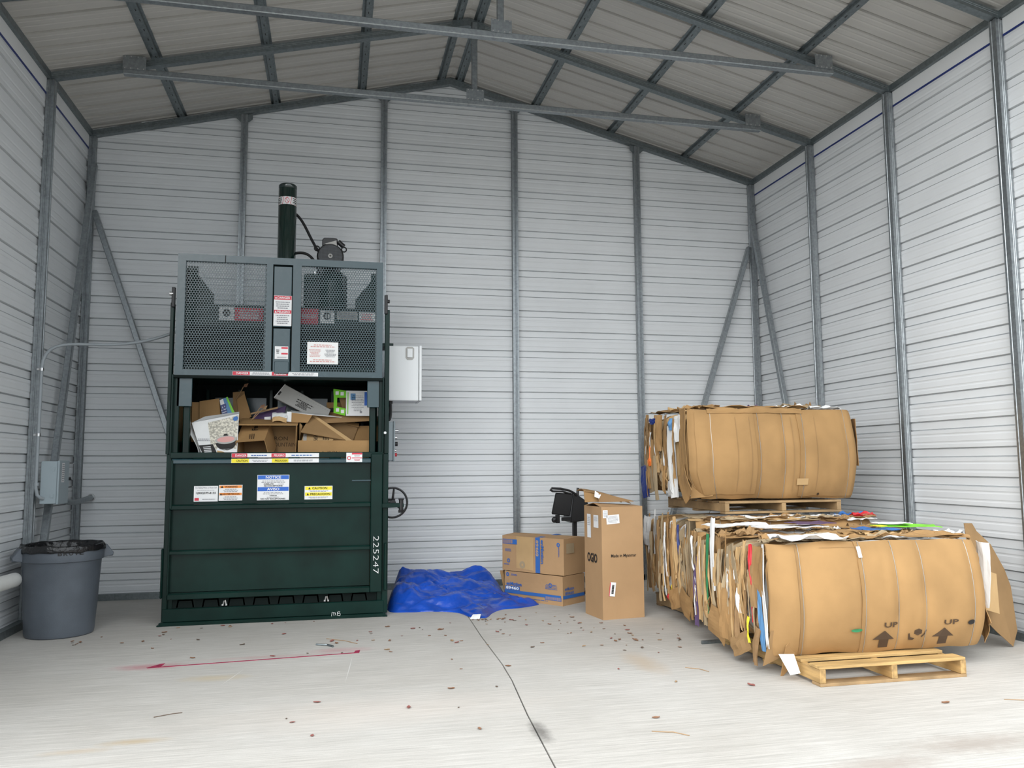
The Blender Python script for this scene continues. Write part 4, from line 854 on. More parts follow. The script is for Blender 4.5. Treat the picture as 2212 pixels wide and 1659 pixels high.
# ------------------------------------------------------------------ blue tarpaulin
tarp = None
out = [(2.93, -1.30), (2.95, -.85), (3.05, -.48), (3.35, -.33), (3.75, -.34), (4.02, -.40), (4.12, -.62), (4.06, -.86), (4.18, -1.06), (4.30, -1.26), (4.12, -1.40), (3.92, -1.45), (3.80, -1.60), (3.70, -1.80), (3.58, -1.72), (3.50, -1.50), (3.30, -1.40), (3.10, -1.38)]
def smooth_loop(p, n):
    q = []
    m_ = len(p)
    for i in range(n):
        t = i/n*m_; k = int(t); f = t-k; a, b, c, d = [Vector((*p[(k+j) % m_], 0)) for j in (-1, 0, 1, 2)]
        q.append(.5*((2*b)+(c-a)*f+(2*a-5*b+4*c-d)*f*f+(3*b-a-3*c+d)*f**3))
    return q
loop = smooth_loop(out, 200); ctr = Vector((3.45, -.92, 0))
def hgt(x, y):
    g_ = lambda cx, cy, sx, sy, a: a*math.exp(-(abs((x-cx)/sx))**3-(abs((y-cy)/sy))**3)
    h = max(g_(3.22, -.62, .34, .32, .29), g_(3.05, -.95, .25, .40, .20), g_(3.85, -.50, .24, .20, .26), g_(3.5, -.52, .5, .22, .25), g_(3.55, -.85, .60, .36, .19), g_(3.35, -1.15, .45, .24, .13), g_(3.70, -1.55, .14, .22, .07), g_(4.0, -1.15, .3, .2, .06))+.03
    wx, wy = x+.06*nz(x*5, y*5, 3), y+.06*nz(x*5, y*5, 9)
    def crease(sx, sy, sd):
        d = noise.voronoi(Vector((wx*sx, wy*sy, sd)))[0]; return min(1, (d[1]-d[0])*1.6)
    r = .050*crease(2.2, 4.5, .3)+.026*crease(5, 9, 1.7)+.010*crease(12, 18, 2.9)
    return h*(.85+.3*nz(x*2, y*3, 6))+r-.035
mb = MB(); NR = 64
for j in range(NR+1):
    t = j/NR
    for p in loop:
        q = ctr+(p-ctr)*t; e = 1-max(0, (t-.80)/.20)**2.2
        edge = .010+.018*(1+nz(q.x*9, q.y*9, 2))*e
        mb.v.append(Vector((q.x, q.y, max(edge if t < 1 else .003, hgt(q.x, q.y)*e))))
n = len(loop)
for j in range(NR):
    for i in range(n):
        a = j*n+i; b = j*n+(i+1) % n; mb.f.append((a, a+n, b+n, b) if j else (a, a+n, b+n, b))
nb = len(mb.v)
for p in loop: mb.v.append(Vector((p.x, p.y, .0005)))
mb.f += [(NR*n+i, nb+i, nb+(i+1) % n, NR*n+(i+1) % n) for i in range(n)]
tarp = tag(mb.build('tarpaulin', 'tarp', None, smooth=True), 'crumpled blue plastic tarpaulin on the floor beside the baler', 'tarpaulin')

# ------------------------------------------------------------------ loose cartons on the floor
ang = R(53); ux = Vector((math.cos(ang), -math.sin(ang), 0)); uy = Vector((math.sin(ang), math.cos(ang), 0))
corner = Vector((4.483, -1.425, 0))
def printed_box(name, label, c, l, w, z0, z1, mt, rz, seal=False):
    """closed carton; front right bottom corner at c, front face runs back-left along -x of its frame"""
    M = Matrix.Translation(c) @ Matrix.Rotation(rz, 4, 'Z')
    o = thing(name, None, label, 'box', M=M @ Matrix.Translation((-l/2, w/2, z0)))
    mb = MB(); mb.sheet(lambda u, v: M @ Vector((-l+l*u, 0+.006*abs(math.sin(u*3.1)*math.sin(v*3.1))+.002*abs(nz(u*4, v*4, l)), z0+(z1-z0)*v)), 8, 6, .005); fr = mb.build('front_panel', mt, o)
    mb = MB(); mb.sheet(lambda u, v: M @ Vector((0-.005*math.sin(u*3.1)*math.sin(v*3.1), w*u, z0+(z1-z0)*v)), 5, 5, .005); sd = mb.build('side_panel', mt, o)
    mb = MB(); mb.box((-l, .006, z0), (-l+.005, w, z1), M); mb.build('side_panel', mt, o)
    mb = MB(); mb.box((-l+.005, w-.005, z0), (-.005, w, z1), M); mb.build('back_panel', mt, o)
    mb = MB(); mb.box((-l+.005, .006, z0), (-.006, w-.005, z0+.005), M); mb.build('bottom_panel', mt, o)
    return o, M, fr, sd
# lower carton
Mrot = R(-53)
o, M, fr, sd = printed_box('paper_towel_carton', 'printed brown carton with a blue bottom band lying on the floor', corner, .70, .34, .0, .265, 'kraftpink', Mrot)
X_ = M.to_3x3() @ Vector((1, 0, 0)); Y_ = M.to_3x3() @ Vector((0, 1, 0)); Zv = Vector((0, 0, 1)); fz = .002
def fpt(x, z, off=fz): return M @ Vector((x, -off, z))
put_rect(MB(), fpt(-.36, .075), X_, Zv, .68, .030, 0).build('blue_band', 'inkblue', fr)
put_text(MB(), 'enMotion', fpt(-.58, .150), X_, Zv, .19, .035, .03).build('lettering', 'inkblue', fr)
put_text(MB(), '89460', fpt(-.60, .110), X_, Zv, .16, .028, .03).build('lettering', 'paper', fr)
put_rect(MB(), fpt(-.60, .110), X_, Zv, .18, .036, -.0005).build('number_field', 'inkblue', fr)
put_rect(MB(), fpt(-.11, .058), X_, Zv, .19, .034, .0008).build('barcode_field', 'inkblue', fr)
mb = MB()
for k in range(22): put_rect(mb, fpt(-.195+k*.0082, .058), X_, Zv, .0045 if k % 3 else .0025, .026, .0016)
mb.build('barcode', 'kraftpink', fr, kind='stuff')
put_lines(MB(), fpt(-.30, .03), X_, Zv, .3, .010, 1).build('small_print', 'inkblue', fr, kind='stuff')
put_lines(MB(), fpt(-.13, .16), X_, Zv, .14, .05, 4, .4).build('small_print', 'inkblue', fr, kind='stuff')
def ring(mb, c, xd, yd, r0, r1, off=.001, n=20):
    xd, yd = Vector(xd).normalized(), Vector(yd).normalized(); nn_ = xd.cross(yd); c = Vector(c)+nn_*off
    for i in range(n):
        a, b = 2*math.pi*i/n, 2*math.pi*(i+1)/n
        mb.add([c+(xd*math.cos(q)+yd*math.sin(q))*r for q, r in ((a, r0), (a, r1), (b, r1), (b, r0))], [(0, 1, 2, 3)])
    return mb
ring(MB(), fpt(-.14, .175), X_, Zv, .014, .020, .002).build('recycling_ring', 'inkblue', fr)
ring(MB(), fpt(-.66, .235), X_, Zv, .008, .019).build('logo_ring', 'inkblue', fr)
put_lines(MB(), fpt(-.58, .235), X_, Zv, .08, .02, 2).build('small_print', 'inkblue', fr, kind='stuff')
put_rect(MB(), M @ Vector((.002, .17, .075)), Y_, Zv, .33, .030, 0).build('blue_band', 'inkblue', sd)
put_text(MB(), '89460', M @ Vector((.002, .10, .108)), Y_, Zv, .13, .028, .02).build('lettering', 'inkblue', sd)
put_text(MB(), 'enMotion', M @ Vector((.002, .10, .148)), Y_, Zv, .14, .028, .02).build('lettering', 'inkblue', sd)
mb = MB(); mb.sheet(lambda u, v: M @ Vector((-.70-.07*v+.02*math.sin(u*5)*v, .01+u*.1, .02+.24*u*0+.24*v)), 4, 5, .005); mb.build('torn_flap', 'kraft3', o)
mb = MB(); mb.sheet(lambda u, v: M @ Vector((-.66+.62*u, .008+.13*v, .262-.01*math.sin(v*3))), 6, 3, .005); mb.build('top_flap', 'kraft2', o)
# upper carton, tipped slightly
c2 = corner+X_*.005+Y_*.015
o, M, fr, sd = printed_box('paper_towel_carton', 'taped brown carton with an upright blue band stacked on another carton', c2, .735, .34, .27, .60, 'kraftpink', Mrot+R(1), True)
def fpt(x, z, off=fz): return M @ Vector((x, -off, z))
put_rect(MB(), fpt(-.30, .435), X_, Zv, .055, .325, 0).build('blue_band', 'inkblue', fr)
put_text(MB(), '89460', fpt(-.305, .50), -Zv, X_, .15, .030, .03).build('lettering', 'kraft4', fr)
put_text(MB(), 'enMotion', fpt(-.245, .47), -Zv, X_, .22, .036, .03).build('lettering', 'inkblue', fr)
ring(MB(), fpt(-.06, .545), X_, Zv, .008, .019).build('logo_ring', 'inkblue', fr)
put_lines(MB(), fpt(-.055, .48), -Zv, X_, .10, .016, 2, .5).build('small_print', 'inkblue', fr, kind='stuff')
ring(MB(), fpt(-.485, .335), X_, Zv, .012, .035).build('stamp_ring', 'kraftgrey', fr)
put_rect(MB(), fpt(-.64, .545), X_, Zv, .18, .046, 0).build('barcode_field', 'inkblue', fr)
mb = MB()
for k in range(16): put_rect(mb, fpt(-.725+k*.008, .545), X_, Zv, .005 if k % 3 else .003, .036, .0008)
mb.build('barcode', 'kraftpink', fr, kind='stuff')
ring(MB(), fpt(-.655, .365), X_, Zv, .010, .019).build('logo_ring', 'inkblue', fr)
put_lines(MB(), fpt(-.68, .33), X_, Zv, .07, .015, 2).build('small_print', 'inkblue', fr, kind='stuff')
put_lines(MB(), fpt(-.66, .465), X_, Zv, .08, .03, 3).build('small_print', 'inkblue', fr, kind='stuff')
slab(MB(), [M @ Vector(p) for p in ((-.56, -.001, .30), (-.355, -.001, .29), (-.35, -.001, .595), (-.56, -.001, .60))], .003).build('patch_panel', 'kraft4', fr)
put_rect(MB(), M @ Vector((.002, .10, .51)), Y_, Zv, .12, .09, 0).build('print_field', 'kraftgrey', sd)
slab(MB(), [M @ Vector(p) for p in ((-.735, 0, .60), (0, 0, .595), (0, .165, .605), (-.735, .165, .612))], .005).build('top_flap', 'kraftpink', o)
tf = slab(MB(), [M @ Vector(p) for p in ((-.735, .172, .614), (0, .172, .606), (0, .34, .60), (-.735, .34, .60))], .005).build('top_flap', 'kraftpink', o)
slab(MB(), [M @ Vector(p) for p in ((-.33, 0.0, .6005), (-.27, 0.0, .600), (-.27, .34, .6085), (-.33, .34, .6095))], .001).build('blue_band', 'inkblue', o)
# tall carton
M = Matrix.Translation((4.625, -2.135, 0)) @ Matrix.Rotation(R(7), 4, 'Z')
o = thing('tall_box', None, 'tall brown box lettered Made in Myanmar standing on the floor', 'box', M=M @ Matrix.Translation((.19, .17, 0)))
l, w_, h = .385, .345, .925
mb = MB(); mb.sheet(lambda u, v: M @ Vector((l*u, .003*abs(math.sin(u*3)*math.sin(v*9)), h*v)), 6, 10, .006); fr = mb.build('front_panel', 'kraftpink', o)
mb = MB(); mb.sheet(lambda u, v: M @ Vector((.003*abs(math.sin(v*3)*math.sin(u*3)), w_*(1-u), h*v)), 5, 10, .006); sd = mb.build('side_panel', 'kraftpink', o)
mb = MB(); mb.box((l-.006, .006, 0), (l, w_, h), M); mb.build('side_panel', 'kraftpink', o)
mb = MB(); mb.box((.006, w_-.006, 0), (l-.006, w_, h), M); mb.build('back_panel', 'kraftpink', o)
mb = MB(); mb.box((.006, .006, 0), (l-.006, w_-.006, .006), M); mb.build('bottom_panel', 'kraftin', o)
slab(MB(), [M @ Vector(p) for p in ((0, 0, h), (l, 0, h), (l-.01, .15, h+.006), (.0, .15, h+.03))], .005).build('top_flap', 'kraftpink', o)
slab(MB(), [M @ Vector(p) for p in ((0, .16, h+.03), (l, .16, h+.005), (l, w_, h), (.0, w_, h))], .005).build('top_flap', 'kraftpink', o)
X_ = M.to_3x3() @ Vector((1, 0, 0)); Y_ = M.to_3x3() @ Vector((0, 1, 0))
A_ = lambda x, z: M @ Vector((x, -.001, z)); S_ = lambda y, z: M @ Vector((-.001, y, z))
put_text(MB(), 'Made in Myanmar', A_(.20, .515), X_, Zv, .235, .034, .01).build('lettering', 'inkblack', fr)
put_text(MB(), 'OGIO', S_(.19, .49), -Y_, Zv, .195, .080, .03).build('lettering', 'inkblack', sd)
for c, ww, hh, ang_ in (((.035, .865), .045, .065, 0), ((.105, .82), .12, .075, -4)):
    ca, sa = math.cos(R(ang_)), math.sin(R(ang_)); xx = X_*ca+Zv*sa*-1; zz_ = Zv*ca+X_*sa
    lb = put_rect(MB(), A_(*c), xx, zz_, ww, hh, .001).build('address_label', 'stickwhite', fr); put_lines(MB(), A_(*c), xx, zz_, ww*.8, hh*.8, 6, .35, off=.003).build('small_print', 'inkgrey', lb, kind='stuff')
xx = (X_*.99+Zv*.12).normalized(); zz_ = (Zv*.99-X_*.12).normalized(); xx, zz_ = (X_*.99-Zv*.12).normalized(), (Zv*.99+X_*.12).normalized()
lb = put_rect(MB(), A_(.09, .245), xx, zz_, .055, .115, .001).build('barcode_label', 'stickwhite', fr)
put_lines(MB(), A_(.092, .245), zz_, -xx, .085, .022, 1, .9, off=.003).build('barcode', 'inkblack', lb, kind='stuff')
put_rect(MB(), A_(.065, .247), xx, zz_, .006, .115, .0025).build('label_edge', 'stickred', lb)
for y_, z_, ww, hh in ((.245, .755, .075, .20), (.105, .80, .095, .105)):
    lb = put_rect(MB(), S_(y_, z_), -Y_, Zv, ww, hh, .001).build('address_label', 'stickwhite', sd)
    put_lines(MB(), S_(y_, z_+hh*.2), -Y_, Zv, ww*.7, hh*.4, 5, .35, off=.003).build('small_print', 'inkgrey', lb, kind='stuff')
# crushed carton lying on the tall box
o = thing('crushed_carton', (4.75, -1.95, .95), 'crushed open brown carton lying on top of the tall box', 'carton')
zb = .962
mb = MB(); mb.sheet(lambda u, v: (4.52+.13*u, -2.02+.03*v+.02*u, zb+.10*v-.02*u*v+.004*nz(u*5, v*5)), 4, 4, .005); mb.build('side_panel', 'kraft2', o)
mb = MB(); mb.sheet(lambda u, v: (4.53+.42*u, -2.0+.25*v+.02*u, zb+.09-.11*u**1.5+.02*math.sin(v*3)+.006*nz(u*6, v*5, 2)), 8, 6, .005); mb.build('top_panel', 'kraft3', o)
mb = MB(); mb.sheet(lambda u, v: (4.64+.32*u, -2.03+.02*u, zb-.002+(.085-.08*u)*v), 6, 3, .005); mb.build('front_flap', 'kraft5', o)
slab(MB(), [(4.60, -2.035, zb+.045), (4.64, -2.04, zb+.03), (4.66, -2.03, zb+.06), (4.61, -2.02, zb+.095)], .002).build('packing_label', 'stickwhite', o)
# black machine part standing behind the cartons
o = thing('black_cart', (4.73, -.72, 0), 'black handled cart tray standing behind the printed cartons', 'cart')
mb = MB(); mb.prism([(4.555, .79), (4.745, .765), (4.785, .99), (4.60, 1.0)], (0, -.80, 0), XD, ZD, -.02); tr = mb.build('tray_front', 'black', o, bevel=.008)
mb = MB(); mb.prism([(4.75, .70), (4.94, .72), (4.94, .90), (4.82, .985), (4.79, .985)], (0, -.79, 0), XD, ZD, -.28); mb.build('tray_side', 'black', o, bevel=.01)
mb = MB(); mb.tube([(4.57, -.80, 1.015), (4.545, -.80, 1.03), (4.56, -.80, 1.045), (4.65, -.80, 1.04), (4.74, -.80, 1.02), (4.79, -.80, .995), (4.82, -.80, .97)], .012, 8); mb.tube([(4.57, -.80, 1.015), (4.67, -.80, 1.012), (4.76, -.80, .985)], .010, 8); mb.build('handle', 'black', o, smooth=True)
mb = MB(); mb.tube([(4.835, -.74, .90), (4.85, -.74, 1.045)], .014, 8); mb.build('rod', 'black', o, smooth=True)
mb = MB(); mb.lathe([(0, 0), (.022, .0), (.03, .012), (.022, .03), (0, .035)], (4.58, -.80, .735), 14, 'Y'); mb.build('knob', 'black', o, smooth=True)
mb = MB(); mb.box((4.60, -.80, .70), (4.64, -.76, .78)); mb.box((4.66, -.80, .72), (4.76, -.77, .755)); mb.build('clamp', 'black', o, bevel=.004)
mb = MB(); mb.bar((4.82, -.70, .0), (4.82, -.70, .74), .04, .04, (0, 1, 0)); mb.box((4.66, -.80, 0), (4.95, -.60, .03)); mb.build('stand', 'black', o)

# ------------------------------------------------------------------ pallets
def pallet(x0, x1, y0, y1, z0, label, rz=0, mt='wood', nb=7, h=.115):
    c = ((x0+x1)/2, (y0+y1)/2, z0); M = F(*c, rz)
    o = thing('pallet', None, label, 'pallet', 'wooden pallets', M=M)
    l, d = (x1-x0)/2, (y1-y0)/2; tb = .018; rg = random.Random(int(z0*100)+7)
    for sx in (-1, 0, 1):
        mb = MB(); mb.box((sx*(l-.019)-.019, -d, tb), (sx*(l-.019)+.019, d, h-tb), M); mb.build('stringer', 'woody' if mt == 'wood' else mt, o, bevel=.003)
    for k in range(nb):
        yy = -d+.045+k*(2*d-.09)/(nb-1); ww = .045 if k not in (0, nb-1) else .06; e = rg.uniform(-.008, .008)
        mb = MB(); mb.box((-l+e, max(-d, yy-ww), h-tb+.0005), (l+e, min(d, yy+ww), h), M); mb.build('top_board', mt, o, bevel=.002)
    for k in range(3):
        yy = (-d+.045, 0, d-.045)[k]
        mb = MB(); mb.box((-l, yy-.045, 0), (l, yy+.045, tb-.0005), M); mb.build('bottom_board', mt if k else 'woodold', o, bevel=.002)
    return o
pallet(5.185, 6.165, -4.35, -3.14, 0, 'pale wooden pallet on the floor under the front cardboard bale', 0)
pallet(5.36, 6.36, -2.72, -1.52, 0, 'wooden pallet on the floor under the rear bottom bale', 2, 'woodold')
pallet(5.50, 6.56, -2.60, -1.50, .876, 'wooden pallet sandwiched between the top bale and the bale beneath', 1, 'woodold', 6, .10)

# ------------------------------------------------------------------ cardboard bales
KR = ['kraft', 'kraft2', 'kraft3', 'kraft4', 'kraftgrey', 'kraft3', 'kraft2', 'kraft5', 'kraftgrey']
def bale(label, c, w, d, h, rz, seed, wires, bulge, dog=0, group='baled cardboard blocks', laps=()):
    """bale of vertical layers stacked front to back; c = front face centre at mid height"""
    rg = random.Random(seed); M = F(*c, rz)
    o = thing('cardboard_bale', None, label, 'bale', group, M=M @ Matrix.Translation((0, d/2, -h/2)))
    hw, hh = w/2, h/2
    y = .03; k = 0
    while y < d:
        th = rg.choice((.012, .016, .022, .03, .04, .05)); th = min(th, d-y+.005)
        mt = rg.choice(KR) if rg.random() > .17 else rg.choice(('whitecard', 'whitecard', 'greycard', 'kraftgrey'))
        n = 56; cols = 3 if th < .02 else 5
        insets = [rg.uniform(0, .004)]+[rg.choice((.0, .018, .03, .006, .04)) for _ in range(cols-2)]+[rg.uniform(0, .012)]
        L_, R_, T_, B_ = rg.uniform(-.035, .022), rg.uniform(-.035, .022), rg.uniform(-.04, .0), rg.uniform(-.06, -.03)
        mb = MB(); s1 = rg.uniform(0, 99)
        for j in range(cols):
            yy = y+th*.92*j/(cols-1)
            for i in range(n):
                a = 2*math.pi*i/n; ca, sa = math.cos(a), math.sin(a)
                px = (1 if ca > 0 else -1)*abs(ca)**.30; pz = (1 if sa > 0 else -1)*abs(sa)**.30
                ex = (R_ if ca > 0 else L_); ez = (T_ if sa > 0 else B_)
                nn_ = .022*nz(px*2.3, pz*2.3, s1)+.012*nz(px*6, pz*6, s1+3)
                x = px*(hw+ex-insets[j]+nn_); z = pz*(hh+ez-insets[j]+nn_)
                x += .02*math.cos(pz*1.5)*(1 if px > 0 else -1)*.6
                yv = yy+.018*nz(px*1.7, pz*2.2, k*.35)+.008*nz(px*4, pz*5, s1)
                mb.v.append(M @ Vector((x, yv, z)))
        for j in range(cols-1):
            for i in range(n): mb.f.append((j*n+i, j*n+(i+1) % n, (j+1)*n+(i+1) % n, (j+1)*n+i))
        mb.v.append(M @ Vector((0, y+.0, 0))); mb.v.append(M @ Vector((0, y+th*.92, 0)))
        q = len(mb.v)
        for i in range(n): mb.f.append(((i+1) % n, i, q-2)); mb.f.append(((cols-1)*n+i, (cols-1)*n+(i+1) % n, q-1))
        mb.build('layer', mt, o); y += th; k += 1
    # the big front sheet bulging between the wires
    PH = R(68)
    def front(u, v, off=0):
        ph = (v-.5)*2*PH; zz = hh*math.sin(ph)/math.sin(PH)+.022*nz(u*5, seed, 3)*max(0, v-.8)*5-.018*nz(u*6, seed, 8)*max(0, .2-v)*5
        yy = .11*(1-math.cos(ph))-bulge*math.sin(math.pi*min(1, max(0, u)))**.5*math.cos(ph)**.5-.03
        yy += .10*max(0, (u-.93)/.07)**2+.03*max(0, (.06-u)/.06)**2
        for uw in wires: yy += .020*math.exp(-abs((u-uw)/.022)**1.5)*math.cos(ph)
        yy += .010*nz(u*5, v*2.2, seed)+.005*(1-abs(nz(u*11, v*1.2, seed+2)))**3+.004*nz(u*22, v*2, seed+9)*max(0, u-.2)
        xx = -hw+w*u+.012*nz(v*3, 0, seed+5)+dog*max(0, (.36-v)/.36)*max(0, 1-u*4)+.025*math.cos(ph)*(1 if u > .5 else -1)*abs(2*u-1)**3
        n_ = Vector((0, -math.cos(ph), math.sin(ph)))
        return M @ (Vector((xx, yy, zz))+n_*off)
    mb = MB(); mb.sheet(lambda u, v: front(u, v), 84, 30, .006); fs = mb.build('front_sheet', 'kraft', o, smooth=True)
    for ua, ub, va, vb, of in laps:
        mb = MB(); nn2 = max(6, int(84*(ub-ua)))
        mb.sheet(lambda u, v: front(ua+(ub-ua)*u+.004*nz(v*6, ua*9, seed), va+(vb-va)*v+.012*nz(u*7, ub*9, seed)*(1 if va > 0 or vb < 1 else 0), of+.003*nz(u*5, v*5, seed+1)), nn2, 26, .005); mb.build('overlapping_panel', 'kraft', o, smooth=True)
    for uw in wires:
        # loop: up the front, over the top, down the back, along the bottom
        pts = [front(uw, v, .012) for v in [.04+.92*i/24 for i in range(25)]]
        pts += [M @ Vector((-hw+w*uw+.01*math.sin(q*9), q, hh+.018+.008*math.sin(q*17+uw*9))) for q in (.16, .35, .6, .85, d-.06)]
        pts += [M @ Vector((-hw+w*uw, d+.03, z)) for z in (hh*.8, 0, -hh*.8)]
        pts += [M @ Vector((-hw+w*uw, q, -hh-.004)) for q in (d-.06, d*.5, .12)]
        pts.append(pts[0]); MB().tube(pts, .0021, 5, cap=False).build('wire', 'wire', o, smooth=True)
    return o, M, front, fs, rg
def side_flap(o, M, w, y, z, wd, ht, mt, out=.02, lean=0, seed=1, side=-1, name='flap', yaw=0, t=.004):
    """sheet hanging on the left (side=-1) or right side of a bale, centre y, z in the bale's frame"""
    hw = w/2
    def P(u, v):
        uu, vv = (u-.5)*wd, (v-.5)*ht
        yy = y+uu*math.cos(R(lean))-vv*math.sin(R(lean)); zz = z+uu*math.sin(R(lean))+vv*math.cos(R(lean))
        xx = side*(hw+.012+out*(.5+.5*math.sin(u*2.5+seed))+.012*nz(u*2.5, v*3, seed)+math.sin(R(yaw))*uu)+side*.02*math.cos(vv/ht*2)
        return M @ Vector((xx, yy+.008*nz(v*4, seed, 1), zz+.01*nz(u*3, seed, 2)))
    mb = MB(); mb.sheet(P, 5, 9, t if side < 0 else -t); return mb.build(name, mt, o), P
def top_flap(o, M, h, x, y, wd, dp, mt, seed=1, up_=.012, rot=0, name='flap', curl=.02):
    def P(u, v):
        uu, vv = (u-.5)*wd, (v-.5)*dp; ca, sa = math.cos(R(rot)), math.sin(R(rot))
        xx = x+uu*ca-vv*sa; yy = y+uu*sa+vv*ca
        return M @ Vector((xx, yy, h/2+up_+curl*abs(nz(u*2.6, v*2.6, seed))+.5*curl*abs(nz(u*6, v*6, seed+4))))
    mb = MB(); mb.sheet(P, 8, 6, .004); return mb.build(name, mt, o)
def vfrac(f): return .5+math.asin((2*f-1)*math.sin(R(68)))/(2*R(68))
def on_front(front, vs, fs, u, f, wu, hf, name, mt, parent, off=.0125):
    """prints a unit-sized flat shape on the bulging front sheet"""
    mb = MB(); mb.add([front(u+v[0]*wu, vfrac(min(.995, max(.005, f+v[1]*hf))), off) for v in vs], fs); return mb.build(name, mt, parent)

# front bottom bale
fw_, fd_, fh_ = 1.49, 1.14, .665
o, M, front, fs, rg = bale('cardboard bale on the pale pallet, printed UP twice on its front', (5.805, -4.10, .452), fw_, fd_, fh_, -1, 21, (.12, .39, .54, .67, .905), .055, laps=((.372, .955, .02, .985, .008), (.0, .104, .03, .96, .007)))
vsq = [(-.5, -.5), (.5, -.5), (.5, .5), (-.5, .5)]
arrow = [(-.5, -.02), (-.19, -.02), (-.19, -.5), (.23, -.5), (.23, -.02), (.5, -.02), (.0, .5)]
arrow_f = [(6, 0, 1), (6, 1, 4), (6, 4, 5), (1, 2, 3, 4)]
for u in (.475, .755):
    vs, ff = text_mesh('UP', bold=.02); on_front(front, vs, ff, u+.025, .262, .068, .045, 'lettering', 'inkbrown', fs)
    on_front(front, arrow, arrow_f, u-.005, .135, .10, .155, 'arrow_print', 'inkbrown', fs)
ell = [(.5*math.cos(2*math.pi*i/18), .5*math.sin(2*math.pi*i/18)) for i in range(18)]
on_front(front, ell, [tuple(range(18))], .345, .225, .055, .03, 'green_mark', 'greencard', fs)
on_front(front, ell, [tuple(range(18))], .885, .245, .045, .045, 'hand_hole', 'inkblack', fs)
hexa = [(.42*math.cos(R(60*i+30)), .42*math.sin(R(60*i+30))) for i in range(6)]
on_front(front, hexa, [tuple(range(6))], .628, .185, .05, .075, 'parcel_print', 'inkbrown', fs)
on_front(front, [(-.5, -.5), (-.1, -.55), (.05, -.35), (-.35, -.2), (-.5, .3), (-.6, .2)], [(0, 1, 2, 3), (0, 3, 4, 5)], .612, .155, .05, .08, 'hand_print', 'inkbrown', fs)
on_front(front, [(.5, .0), (.6, .45), (.5, .5), (.35, .05), (.0, -.2), (.1, -.35)], [(0, 1, 2, 3), (0, 3, 4, 5)], .645, .16, .05, .08, 'hand_print', 'inkbrown', fs)
on_front(front, vsq, [(0, 1, 2, 3)], .385, .90, .020, .09, 'paper_scrap', 'whitecard', fs, .014)
on_front(front, [(-.5, -.5), (.5, -.5), (.5, .5), (-.5, .5)], [(0, 1, 2, 3)], .29, .948, .16, .003, 'crease', 'kraft3', fs, .010)
on_front(front, [(-.5, -.5+k/12) for k in range(13)]+[(.5, .5-k/12) for k in range(13)], [(k, 25-k, 24-k, k+1) for k in range(12)], .108, .5, .003, .9, 'crease', 'kraft3', fs, .010)
S = lambda *a, **k: side_flap(o, M, fw_, *a, **k)
# white board edge wrapping the left front corner and the sheets beside it
S(.045, .02, .05, .62, 'whitecard', out=.012, lean=-3, seed=2); S(.12, .16, .14, .30, 'kraft', out=.02, lean=2, seed=3); S(.11, -.12, .05, .40, 'bluepale', out=.0, lean=-6, seed=4)
S(.20, .18, .025, .28, 'redcard', out=.015, lean=-4, seed=5); S(.22, -.02, .02, .30, 'redcard', out=.0, lean=-2, seed=6); S(.26, -.22, .025, .16, 'yellow', out=.015, lean=3, seed=7)
S(.33, .08, .06, .42, 'kraft4', out=.02, lean=3, seed=8); S(.47, .16, .16, .26, 'kraftgrey', out=.025, lean=-12, seed=9); S(.44, -.12, .05, .5, 'kraft2', out=.015, lean=2, seed=10)
S(.56, -.18, .12, .34, 'kraft2', out=.03, lean=8, seed=11); S(.40, -.22, .04, .26, 'kraft5', out=.02, seed=12); S(.75, .20, .06, .5, 'whitecard', out=.015, lean=1, seed=13, name='flap')
S(.85, .05, .045, .56, 'greencard', out=.012, lean=2, seed=14); S(.93, -.02, .06, .6, 'kraftgrey', out=.01, seed=15); S(.66, .05, .05, .55, 'kraft3', out=.02, lean=-2, seed=16)
S(.70, -.27, .22, .20, 'kraft2', out=.035, lean=20, seed=17); S(.36, -.33, .20, .12, 'kraft3', out=.03, lean=-25, seed=18); S(.16, -.30, .05, .24, 'kraft5', out=.02, lean=14, seed=19); S(.30, .0, .02, .5, 'kraft5', out=.01, lean=-4, seed=20)
S(.99, .0, .07, .60, 'kraft4', out=.02, lean=1, seed=22); S(1.06, -.1, .05, .5, 'purple', out=.012, seed=23)
for k in range(64):
    S(rg.uniform(.14, 1.1), rg.uniform(-.20, .20), rg.choice((.008, .012, .018, .03, .05)), rg.uniform(.10, .40), rg.choice(KR+['whitecard', 'kraft4']), out=rg.uniform(0, .02), lean=rg.uniform(-7, 7), seed=40+k)
# corner torn at the lower left of the front sheet
mb = MB(); mb.sheet(lambda u, v: M @ Vector((-.80+.13*u+.03*v, .06-.06*v-.02*u, -.40+.22*v+.06*u-.05*v*u)), 5, 6, .004); mb.build('torn_corner', 'kraft3', o)
mb = MB(); mb.sheet(lambda u, v: M @ Vector((-.71+.09*u+.02*v, .02-.045*v, -.47+.20*v+.08*u)), 4, 5, .004); mb.build('torn_corner', 'kraft2', o)
T = lambda *a, **k: top_flap(o, M, fh_, *a, **k)
T(-.46, .07, .44, .20, 'whitecard', seed=1, up_=.02, curl=.06); T(-.35, .36, .30, .14, 'kraftgrey', seed=2); T(.20, .33, .26, .18, 'bluecard', seed=3, rot=-8, curl=.02, up_=.05); T(.21, .30, .08, .07, 'yellow', seed=31, up_=.075, curl=.005)
T(.56, .50, .42, .20, 'lime', seed=4, rot=-14, up_=.05); T(.47, .53, .24, .14, 'stickwhite', seed=41, rot=-14, up_=.072, curl=.01); T(-.05, .14, .40, .13, 'kraft2', seed=5, rot=6, curl=.06); T(.42, .12, .44, .14, 'kraft2', seed=6, rot=-6, curl=.06); T(-.25, .68, .5, .26, 'stickwhite', seed=7, rot=3, up_=.05); T(-.08, .66, .3, .18, 'purple', seed=71, rot=3, up_=.075, curl=.012)
